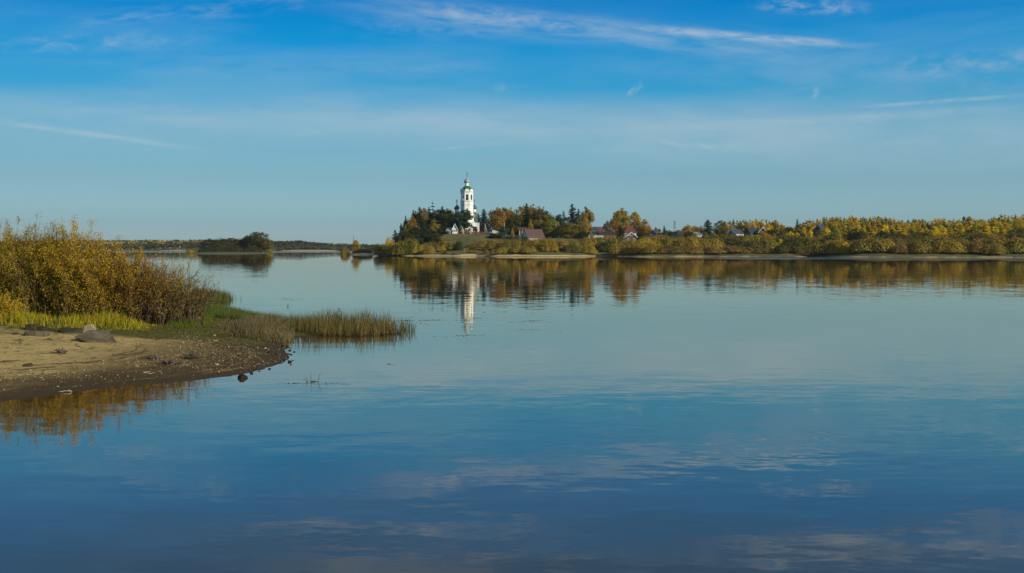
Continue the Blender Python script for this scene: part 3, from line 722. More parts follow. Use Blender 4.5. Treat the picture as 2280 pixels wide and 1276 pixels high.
for x in (5.1,):
    wn = MB(); arch_wall(wn, 1.2, wl*.3, wl*.8, .85, wl*.34, wl*.76, 0, .05, 0, 8, 0, 0, 1); o = wn.build('window', [M['stucco_trim'], M['gloom']], aisle); o.location = (x, -3.22, 0)
ar = MB(); ar.add([(-6.6, -3.6, wl-.59), (6.75, -3.6, wl-.59), (6.75, 6.65, wl-.59), (-6.6, 6.65, wl-.59), (-3.9, -.5, wl+.6), (3.9, -.5, wl+.6), (3.9, 6.65, wl+.6), (-3.9, 6.65, wl+.6)], [(0, 1, 5, 4), (1, 2, 6, 5), (2, 3, 7, 6), (3, 0, 4, 7), (4, 5, 6, 7), (3, 2, 1, 0)]); ar.build('roof', M['dark_dome'], ch)

# ------------------------------------------------------------------ houses
def gable_house(name, label, cat, px, D, wpx, py_base, py_eave, py_ridge, depth, mats, rz=0.0, ridge='x', wins=(), trim=None, chim=False, eave=.35, base=None, group=None, split=None):
    """ridge 'x': the long roof slope faces the viewer; ridge 'y': the gable end faces the viewer"""
    x = (px-CX)/F*D; u = D/F
    zb = HCAM+(HY-py_base)*u if base is None else base
    g = min(zb, zat(h_pen, x, D))
    o = thing(name, label, cat, (x, D, zb), rz, group)
    hw = wpx*u/2; ze = (py_base-py_eave)*u; zr = (py_base-py_ridge)*u; d = depth/2; e = eave
    wall = MB(); low = g-zb-1.0
    if ridge == 'x':
        hr = hw-e; wall.box(-hr, hr, -d, d, low, ze)
        wall.add([(-hr, -d, ze), (-hr, d, ze), (-hr, 0, zr-.12), (hr, -d, ze), (hr, d, ze), (hr, 0, zr-.12)], [(0, 1, 2), (3, 5, 4), (0, 2, 5, 3), (1, 4, 5, 2)], 1 if len(mats) > 2 else 0)
        r = MB(); sl = (zr-ze)/d; y1 = d+.45; z1 = zr-sl*y1
        for s in (-1, 1): r.add([(-hw, 0, zr), (hw, 0, zr), (hw, s*y1, z1), (-hw, s*y1, z1), (-hw, 0, zr+.14), (hw, 0, zr+.14), (hw, s*y1, z1+.14), (-hw, s*y1, z1+.14)], [(0, 1, 2, 3), (4, 5, 6, 7), (0, 1, 5, 4), (1, 2, 6, 5), (2, 3, 7, 6), (3, 0, 4, 7)])
    else:
        hr = hw-e; wall.box(-hr, hr, -d, d, low, ze)
        wall.add([(-hr, -d, ze), (hr, -d, ze), (0, -d, zr-.12), (-hr, d, ze), (hr, d, ze), (0, d, zr-.12)], [(0, 1, 2), (3, 5, 4), (0, 2, 5, 3), (1, 4, 5, 2)], 1 if len(mats) > 2 else 0)
        r = MB(); sl = (zr-ze)/hr; z1 = zr-sl*hw; dd = d+.5
        for s in (-1, 1): r.add([(0, -dd, zr), (0, dd, zr), (s*hw, dd, z1), (s*hw, -dd, z1), (0, -dd, zr+.16), (0, dd, zr+.16), (s*hw, dd, z1+.16), (s*hw, -dd, z1+.16)], [(0, 1, 2, 3), (4, 5, 6, 7), (0, 1, 5, 4), (1, 2, 6, 5), (2, 3, 7, 6), (3, 0, 4, 7)])
    wo = wall.build('wall', [M[mats[0]], M[mats[-1]] if len(mats) > 2 else M[mats[0]]], o)
    ro = r.build('roof', M[mats[1]], o)
    if trim and ridge == 'y':
        for s in (-1, 1):
            t = MB(); t.add([(0, -dd-.06, zr+.17), (s*hw, -dd-.06, z1+.17), (s*hw, -dd-.06, z1-.18), (0, -dd-.06, zr-.20), (0, -dd-.002, zr+.17), (s*hw, -dd-.002, z1+.17), (s*hw, -dd-.002, z1-.18), (0, -dd-.002, zr-.20)], [(0, 1, 2, 3), (4, 5, 6, 7), (0, 1, 5, 4), (1, 2, 6, 5), (2, 3, 7, 6), (3, 0, 4, 7)]); t.build('bargeboard', M[trim], ro)
    for (wx, wz, ww, wh) in wins:      # metres; x along the front, z above the base
        f = MB(); f.box(wx-ww/2-.1, wx+ww/2+.1, -d-.06, -d-.003, wz-wh/2-.1, wz-wh/2); f.box(wx-ww/2-.1, wx+ww/2+.1, -d-.06, -d-.003, wz+wh/2, wz+wh/2+.1)
        f.box(wx-ww/2-.1, wx-ww/2, -d-.06, -d-.003, wz-wh/2, wz+wh/2); f.box(wx+ww/2, wx+ww/2+.1, -d-.06, -d-.003, wz-wh/2, wz+wh/2)
        f.box(wx-.03, wx+.03, -d-.05, -d-.004, wz-wh/2, wz+wh/2)
        fo = f.build('window', M['white_paint'], wo); p = MB(); p.box(wx-ww/2, wx+ww/2, -d-.03, -d-.003, wz-wh/2, wz+wh/2); p.build('pane', M['glass'], fo)
    if chim:
        c = MB(); c.box(hw*.35, hw*.35+.6, -.3, .3, zr-.6, zr+1.1); c.box(hw*.35-.08, hw*.35+.68, -.38, .38, zr+1.1, zr+1.25); c.build('chimney', M['brick_red'], ro)
    return o, ro, wo

# lodge beside the church: gable towards us with a lower wing
lo, lr, lw = gable_house('lodge', 'small white lodge with pale blue roof left of the church foot', 'house', 1013.5, 648, 14.5, 519.5, 510, 498.5, 7, ('white_paint', 'blue_roof'), 0, 'y', [(-.9, 1.25, .6, .9), (0, 1.25, .6, .9), (.9, 1.25, .6, .9), (0, 3.3, .5, .8)], 'white_paint')
u = 648/F; wg = MB(); wg.box(-4.75, -1.56, -3.0, 2.6, -1.5, 1.9); wo = wg.build('wing', M['white_paint'], lo)
wr = MB(); wr.add([(-5.0, -3.3, 1.85), (-1.5, -3.3, 1.85), (-1.5, 0, 3.3), (-4.2, 0, 3.0), (-5.0, 2.9, 1.85), (-1.5, 2.9, 1.85)], [(0, 1, 2, 3), (0, 3, 4), (3, 2, 5, 4), (1, 0, 4, 5)]); wr.build('roof', M['blue_roof'], wo)
for x in (-4.2, -3.5, -2.8, -2.1):
    f = MB(); f.box(x-.26, x+.26, -3.05, -3.003, .75, 1.55); fo = f.build('window', M['white_paint'], wo); p = MB(); p.box(x-.19, x+.19, -3.07, -3.051, .82, 1.48); p.build('pane', M['glass'], fo)

# red fence along the crest with two ochre posts
def hill_fence(name, label, px0, px1, D, hgt, mt, seg, z_of=None, posts=None, thick=.12, boards=True):
    x0, x1 = (px0-CX)/F*D, (px1-CX)/F*D; n = max(2, int((x1-x0)/seg))
    o = thing(name, label, 'fence', (x0, D, zat(h_pen, x0, D)))
    zs = [max(zat(h_pen, x0+(x1-x0)*i/n, D), 0 if z_of is None else z_of) for i in range(n+1)]; zb = o.location.z
    p = MB()
    for i in range(n):
        a, b = (x1-x0)*i/n, (x1-x0)*(i+1)/n
        for s in range(4):       # vertical boards
            xa, xb = a+(b-a)*s/4, a+(b-a)*(s+.9)/4; zz = zs[i]+(zs[i+1]-zs[i])*s/4-zb
            p.box(xa, xb, -thick/2, thick/2, zz-.4, zz+hgt*(1+.02*((s*7+i) % 3)))
    p.build('board_panel', M[mt], o)
    for i in range(n+1):
        q = MB(); q.box((x1-x0)*i/n-.06, (x1-x0)*i/n+.06, thick/2+.002, thick/2+.12, zs[i]-zb-.5, zs[i]-zb+hgt*.95); q.build('post', M['grey_timber'] if mt != 'white_paint' else M['white_paint'], o)
    return o
hill_fence('board_fence', 'dark red board fence along the crest below the church', 1004, 1083, 645, 1.05, 'red_fence', 2.6)
for px, lb in ((1032, 'ochre gate post in front of the dark pine'), (1048.5, 'ochre gate post in front of the red fence, right of the pine')):
    x = (px-CX)/F*643.5; q = MB(); z = zat(h_pen, x, 643.5); q.box(-.30, .30, -.3, .3, -.5, 1.35); q.box(-.38, .38, -.38, .38, 1.35, 1.5); q.add([(-.38, -.38, 1.5), (.38, -.38, 1.5), (.38, .38, 1.5), (-.38, .38, 1.5), (0, 0, 1.85)], [(0, 1, 4), (1, 2, 4), (2, 3, 4), (3, 0, 4)])
    o = q.build('gate_post', M['gold'], None, loc=(x, 643.5, z)); tag(o, lb, 'post')
hill_fence('plank_fence', 'dark plank fence running right from the utility pole', 1084, 1112, 642, 1.0, 'dark_roof', 2.4)
hill_fence('panel_fence', 'white panel fence behind the small blue-green pines', 1096, 1168, 652, 1.75, 'pale_green', 2.6, z_of=7.6)
# utility pole with a brace
x = (1080-CX)/F*648; z = zat(h_pen, x, 648); o = thing('utility_pole', 'pale concrete utility pole with a slanting brace right of the church', 'pole', (x, 648, z))
H = HCAM+(HY-498)/F*648-z
q = MB(); q.tube([(0, 0, -.5), (0, 0, H)], [.17, .12], 8); q.build('pole', M['pole'], o)
q = MB(); q.tube([(1.35, .2, -.4), (.1, 0, H*.82)], [.12, .09], 8); q.build('brace', M['pole'], o)
q = MB(); q.box(-.9, .3, -.06, .06, H-.25, H-.12); 
for xx in (-.8, -.4, .2): q.lathe([(.05, H-.12), (.06, H+.02), (.03, H+.1)], 8, xx, 0)
q.build('crossarm', M['iron'], o)
x = (1123-CX)/F*640; z = zat(h_pen, x, 640); q = MB(); H = HCAM+(HY-497)/F*640-z; q.tube([(0, 0, -.5), (0, 0, H)], [.2, .15], 8); q.lathe([(.18, H), (.22, H+.1), (.05, H+.3)], 8)
o = q.build('concrete_post', M['pole'], None, loc=(x, 640, z)); tag(o, 'pale bare post between the two small yellow trees', 'post')

gable_house('brown_roof_house', 'house with steep brown roof, white gable and yellow walls', 'house', 1187, 632, 43, 534, 528, 511, 7.5, ('cream', 'brown_roof', 'white_paint'), radians(24), 'x', [(-3.2, 1.0, .7, .8), (-1.6, 1.0, .7, .8), (0, 1.0, .7, .8), (1.6, 1.0, .7, .8), (3.2, 1.0, .7, .8)], chim=False)
o, r_, w_ = gable_house('summer_house', 'open pavilion with low brown roof behind the brown roofed house', 'pavilion', 1167, 650, 28, 521, 512, 506.5, 6, ('grey_timber', 'brown_roof'), 0, 'x')
for xx in (-2.4, -.8, .8, 2.4):
    q = MB(); q.box(xx-.1, xx+.1, -3.25, -3.05, -.8, 2.0); q.build('column', M['white_paint'], o)
# white and yellow house with maroon roof
gable_house('white_gable_house', 'house with big white gable and maroon roof on a yellow ground floor', 'house', 1331, 652, 25, 523, 516.3, 505.5, 9, ('yellow_wall', 'maroon_roof', 'white_paint'), radians(-28), 'y', [(0, 1.0, .8, .9)], None)
gable_house('long_shed', 'long low shed with dark roof right of the white gabled house', 'shed', 1350, 640, 40, 529, 521, 516.5, 6, ('timber', 'dark_roof'), radians(4), 'x')
q = MB(); q.prism([(-2.0, 0)]+[(-2.0*cos(pi*i/10), 1.35*sin(pi*i/10)) for i in range(1, 10)]+[(2.0, 0)], -2.2, 2.2)
x = (1333-CX)/F*626; o = thing('greenhouse', 'small pale arched greenhouse below the long dark shed', 'greenhouse', (x, 626, HCAM+(HY-530)/F*626), radians(70)); q.build('cover', M['pale_green'], o)
q = MB(); q.box(-2.05, 2.05, -2.25, 2.25, -1.5, -.01); q.build('plinth', M['grey_timber'], o)
# red hip roof behind the timber gable house
def hip_house(name, label, px, D, wpx, pb, pe_, pr, depth, wallm, roofm, rz=0):
    x = (px-CX)/F*D; u = D/F; zb = HCAM+(HY-pb)*u; o = thing(name, label, 'house', (x, D, zb), rz); hw = wpx*u/2; ze = (pb-pe_)*u; zr = (pb-pr)*u; d = depth/2
    q = MB(); q.box(-hw+.4, hw-.4, -d+.4, d-.4, -3, ze); wo = q.build('wall', M[wallm], o)
    q = MB(); q.add([(-hw, -d, ze), (hw, -d, ze), (hw, d, ze), (-hw, d, ze), (-hw*.2, 0, zr), (hw*.2, 0, zr)], [(0, 1, 5, 4), (1, 2, 5), (2, 3, 4, 5), (3, 0, 4), (3, 2, 1, 0)]); ro = q.build('roof', M[roofm], o)
    q = MB(); q.box(hw*.3, hw*.3+.6, .2, .8, zr-1.5, zr+.5); q.build('chimney', M['brick_red'], ro)
    for xx in (-hw*.5, hw*.5):
        f = MB(); f.box(xx-.5, xx+.5, -d+.34, -d+.397, ze*.3, ze*.8); fo = f.build('window', M['white_paint'], wo); p = MB(); p.box(xx-.4, xx+.4, -d+.32, -d+.339, ze*.36, ze*.74); p.build('pane', M['glass'], fo)
    return o
hip_house('red_roof_house', 'house with rust red hipped roof behind the timber gabled house', 1402, 662, 31, 526, 519, 504, 8, 'pale_green', 'rust_roof')
gable_house('timber_house', 'brown timber house with white bargeboards, front gable facing the river', 'house', 1403.5, 628, 29, 536, 527.5, 517.5, 8, ('timber', 'dark_roof'), 0, 'y', [(-1.0, 3.0, .7, .9), (0, 3.2, .7, 1.1), (1.0, 3.0, .7, .9), (-1.5, .8, .9, .9), (1.5, .8, .9, .9)], 'white_paint')
gable_house('dark_shed', 'low dark shed right of the timber gabled house', 'shed', 1450, 640, 26, 532, 527.5, 524, 5, ('grey_timber', 'dark_roof'), 0, 'x')
gable_house('log_house', 'brown log house with navy roof beyond the orange trees', 'house', 1458, 668, 19, 528, 520.5, 512.5, 9, ('timber', 'navy_roof'), radians(-22), 'y', [(-.8, 1.0, .7, .8), (.8, 1.0, .7, .8), (0, 2.9, .6, .7)], None, True)
gable_house('dark_roof_cottage', 'white cottage with broad dark roof among green bushes', 'house', 1516, 670, 20, 528, 525, 515.5, 7, ('white_paint', 'dark_roof'), radians(10), 'x', [(-1.2, .35, .6, .5), (1.2, .35, .6, .5)])
gable_house('grey_roof_house', 'low house with pale grey roof right of a green bush', 'house', 1552, 690, 21, 526, 522, 517, 7, ('white_paint', 'grey_roof'), 0, 'x', [(-1, .5, .7, .6), (1, .5, .7, .6)])
gable_house('white_cottage', 'white cottage with navy roof and bright gable left of the dark house', 'house', 1638, 700, 24, 527, 520, 510.5, 11, ('white_paint', 'navy_roof', 'white_paint'), radians(-34), 'y', [(0, 2.3, .6, .8)], 'white_paint')
gable_house('dark_house', 'dark timber house with grey roof beside a white trimmed gable', 'house', 1674, 705, 24, 524, 518, 507.5, 9, ('grey_timber', 'navy_roof'), radians(12), 'x', [(-1.5, .7, .7, .8), (1.2, .7, .7, .8)], chim=True)
gable_house('brown_gable_house', 'brown house with white trimmed gable and white window under yellow bush', 'house', 1697, 702, 21, 525, 517, 507, 9, ('timber', 'dark_roof'), radians(-8), 'y', [(0, 1.6, 1.1, 1.4)], 'white_paint')
gable_house('blue_roof_house', 'house with blue grey roof and tall chimney under the right-hand wood', 'house', 1826, 730, 26, 522, 514, 501, 10, ('grey_timber', 'navy_roof'), radians(-30), 'y', [(0, 1.6, .8, .9)], 'grey_roof', True)
# village antenna mast
x = (1502-CX)/F*900; z = zat(h_pen, x, 900); H = HCAM+(HY-492)/F*900-z; o = thing('radio_mast', 'thin lattice radio mast above the village roofs', 'mast', (x, 900, z))
q = MB()
for k in range(3): q.tube([(.55*cos(k*2.1), .55*sin(k*2.1), -1), (.30*cos(k*2.1), .30*sin(k*2.1), H)], .07, 5)
for k in range(int(H/1.2)):
    zz = k*1.2; a = k % 3; r0 = .55-.25*zz/H
    q.tube([(r0*cos(a*2.1), r0*sin(a*2.1), zz), (r0*cos((a+1)*2.1), r0*sin((a+1)*2.1), zz+1.2)], .05, 4)
q.build('lattice', M['steel'], o)
for zz in (H*.97, H*.86, H*.72):
    q = MB(); q.box(-.75, -.5, -.15, .15, zz-.9, zz+.4); q.box(.5, .75, -.15, .15, zz-.9, zz+.4); q.box(-.5, .5, -.05, .05, zz-.3, zz-.2); q.build('antenna', M['steel'], o)

# far shore: little houses, a mast
for px, py, wp, D, mt, rfm, lb in ((280, 553, 6, 1640, 'stucco_trim', 'grey_roof', 'tiny cream cottage on the far shore behind the golden willow'), (312, 554, 5, 1630, 'stucco_trim', 'grey_roof', 'tiny white cottage with pale green roof on the far shore'),
                                   (356, 554, 4.5, 1630, 'cream', 'blue_roof', 'tiny cream cottage with bluish roof on the far shore'), (378, 554.5, 7, 1630, 'stucco_trim', 'cream', 'largest white cottage on the far shore left of the bushy islet')):
    x = (px-CX)/F*D; z = zat(h_far, x, D); u = D/F; o = thing('far_cottage', lb, 'house', (x, D, z)); hw = wp*u/2
    q = MB(); q.box(-hw+.4, hw-.4, -2.5, 2.5, -1, 1.2); q.prism([(-hw+.4, 1.2), (hw-.4, 1.2), (0, 2.7)], -2.5, 2.5); q.build('wall', M[mt], o)
    q = MB()
    for s in (-1, 1): q.add([(0, -2.2, 2.8), (0, 2.9, 2.8), (s*hw, 2.9, 1.1), (s*hw, -2.2, 1.1), (0, -2.2, 3.0), (0, 2.9, 3.0), (s*hw, 2.9, 1.3), (s*hw, -2.2, 1.3)], [(0, 1, 2, 3), (4, 5, 6, 7), (0, 1, 5, 4), (1, 2, 6, 5), (2, 3, 7, 6), (3, 0, 4, 7)])
    q.build('roof', M[rfm], o)
x, D = (400.5-CX)/F*1625, 1625.0; z = zat(h_far, x, D); q = MB(); q.lathe([(.8, -1), (.7, 1.4), (.4, 1.7), (.32, 3.2), (.03, 5.0)], 8); o = q.build('white_obelisk', M['white_paint'], None, loc=(x, D, z)); tag(o, 'thin white pointed obelisk at the far waterline', 'obelisk')
x, D = (787-CX)/F*2300, 2300.0; z = zat(h_far, x, D); H = HCAM+(HY-523.5)/F*D-z; q = MB(); q.tube([(0, 0, -1), (0, 0, H*.6), (0, 0, H)], [.55, .42, .25], 6)
for k in range(5): q.lathe([(.8, H*(.35+.13*k)), (.8, H*(.35+.13*k)+.5)], 6)
o = q.build('distant_mast', M['steel'], None, loc=(x, D, z)); tag(o, 'faint thin mast above the yellow birch of the sand spit', 'mast')

# ------------------------------------------------------------------ cattle on the meadow
def cow(name, label, px, py, hide, rz, scale=1.0):
    D = 607.0; x = (px-CX)/F*D; z = zat(h_pen, x, D)
    o = thing(name, label, 'cow', (x, D, z), rz, 'cattle grazing on the meadow'); o.scale = (scale,)*3
    vs = [(-.75, 0, 1.15), (-.35, 0, 1.08), (.15, 0, 1.05), (.6, 0, 1.15), (.98, 0, 1.0), (1.28, 0, .55), (1.42, 0, .28)]; rd = [.27, .36, .38, .33, .19, .15, .09]
    es = [(i, i+1) for i in range(6)]
    for sx_, b in ((-.72, 0), (.55, 3)):
        for sy_ in (-.2, .2):
            n = len(vs); k = -.07 if b == 0 else .02
            vs += [(sx_, sy_, .85), (sx_+k, sy_, .42), (sx_, sy_, .02)]; rd += [.16, .075, .06]; es += [(b, n), (n, n+1), (n+1, n+2)]
    n = len(vs); vs += [(-1.02, 0, 1.05), (-1.08, 0, .55)]; rd += [.05, .04]; es += [(0, n), (n, n+1)]
    for sy_ in (-.2, .2): n = len(vs); vs += [(1.12, sy_, .72)]; rd += [.05]; es += [(5, n)]
    me = bpy.data.meshes.new('body'); me.from_pydata(vs, es, []); me.materials.append(M[hide])
    b = link('body', me, o); md = b.modifiers.new('skin', 'SKIN'); sm = b.modifiers.new('smooth', 'SUBSURF'); sm.levels = 1; sm.render_levels = 1
    for i, r in enumerate(rd): me.skin_vertices[0].data[i].radius = (r, r)
    me.skin_vertices[0].data[0].use_root = True
    q = MB()
    for sy_ in (-1, 1): q.tube([(1.16, sy_*.12, .80), (1.14, sy_*.26, .88), (1.2, sy_*.3, .98)], [.035, .028, .01], 5)
    q.build('horns', M['horn'], o)
    return o
cow('cow', 'dark brown cow grazing just left of the meadow track, near the dark juniper', 1038.5, 555, 'cow_brown', radians(200), 1.15)
cow('cow', 'pale grey calf in front of the dark brown cow', 1033.5, 558, 'cow_pale', radians(265), .8)
cow('cow', 'reddish brown cow facing left, behind a tuft on the meadow', 1065, 555, 'cow_brown', radians(170), 1.2)
cow('cow', 'reddish brown cow facing right, rightmost of the herd', 1075, 555, 'cow_brown', radians(-10), 1.2)
cow('cow', 'small brown calf alone at the left end of the meadow', 967, 559, 'cow_brown', radians(30), .75)

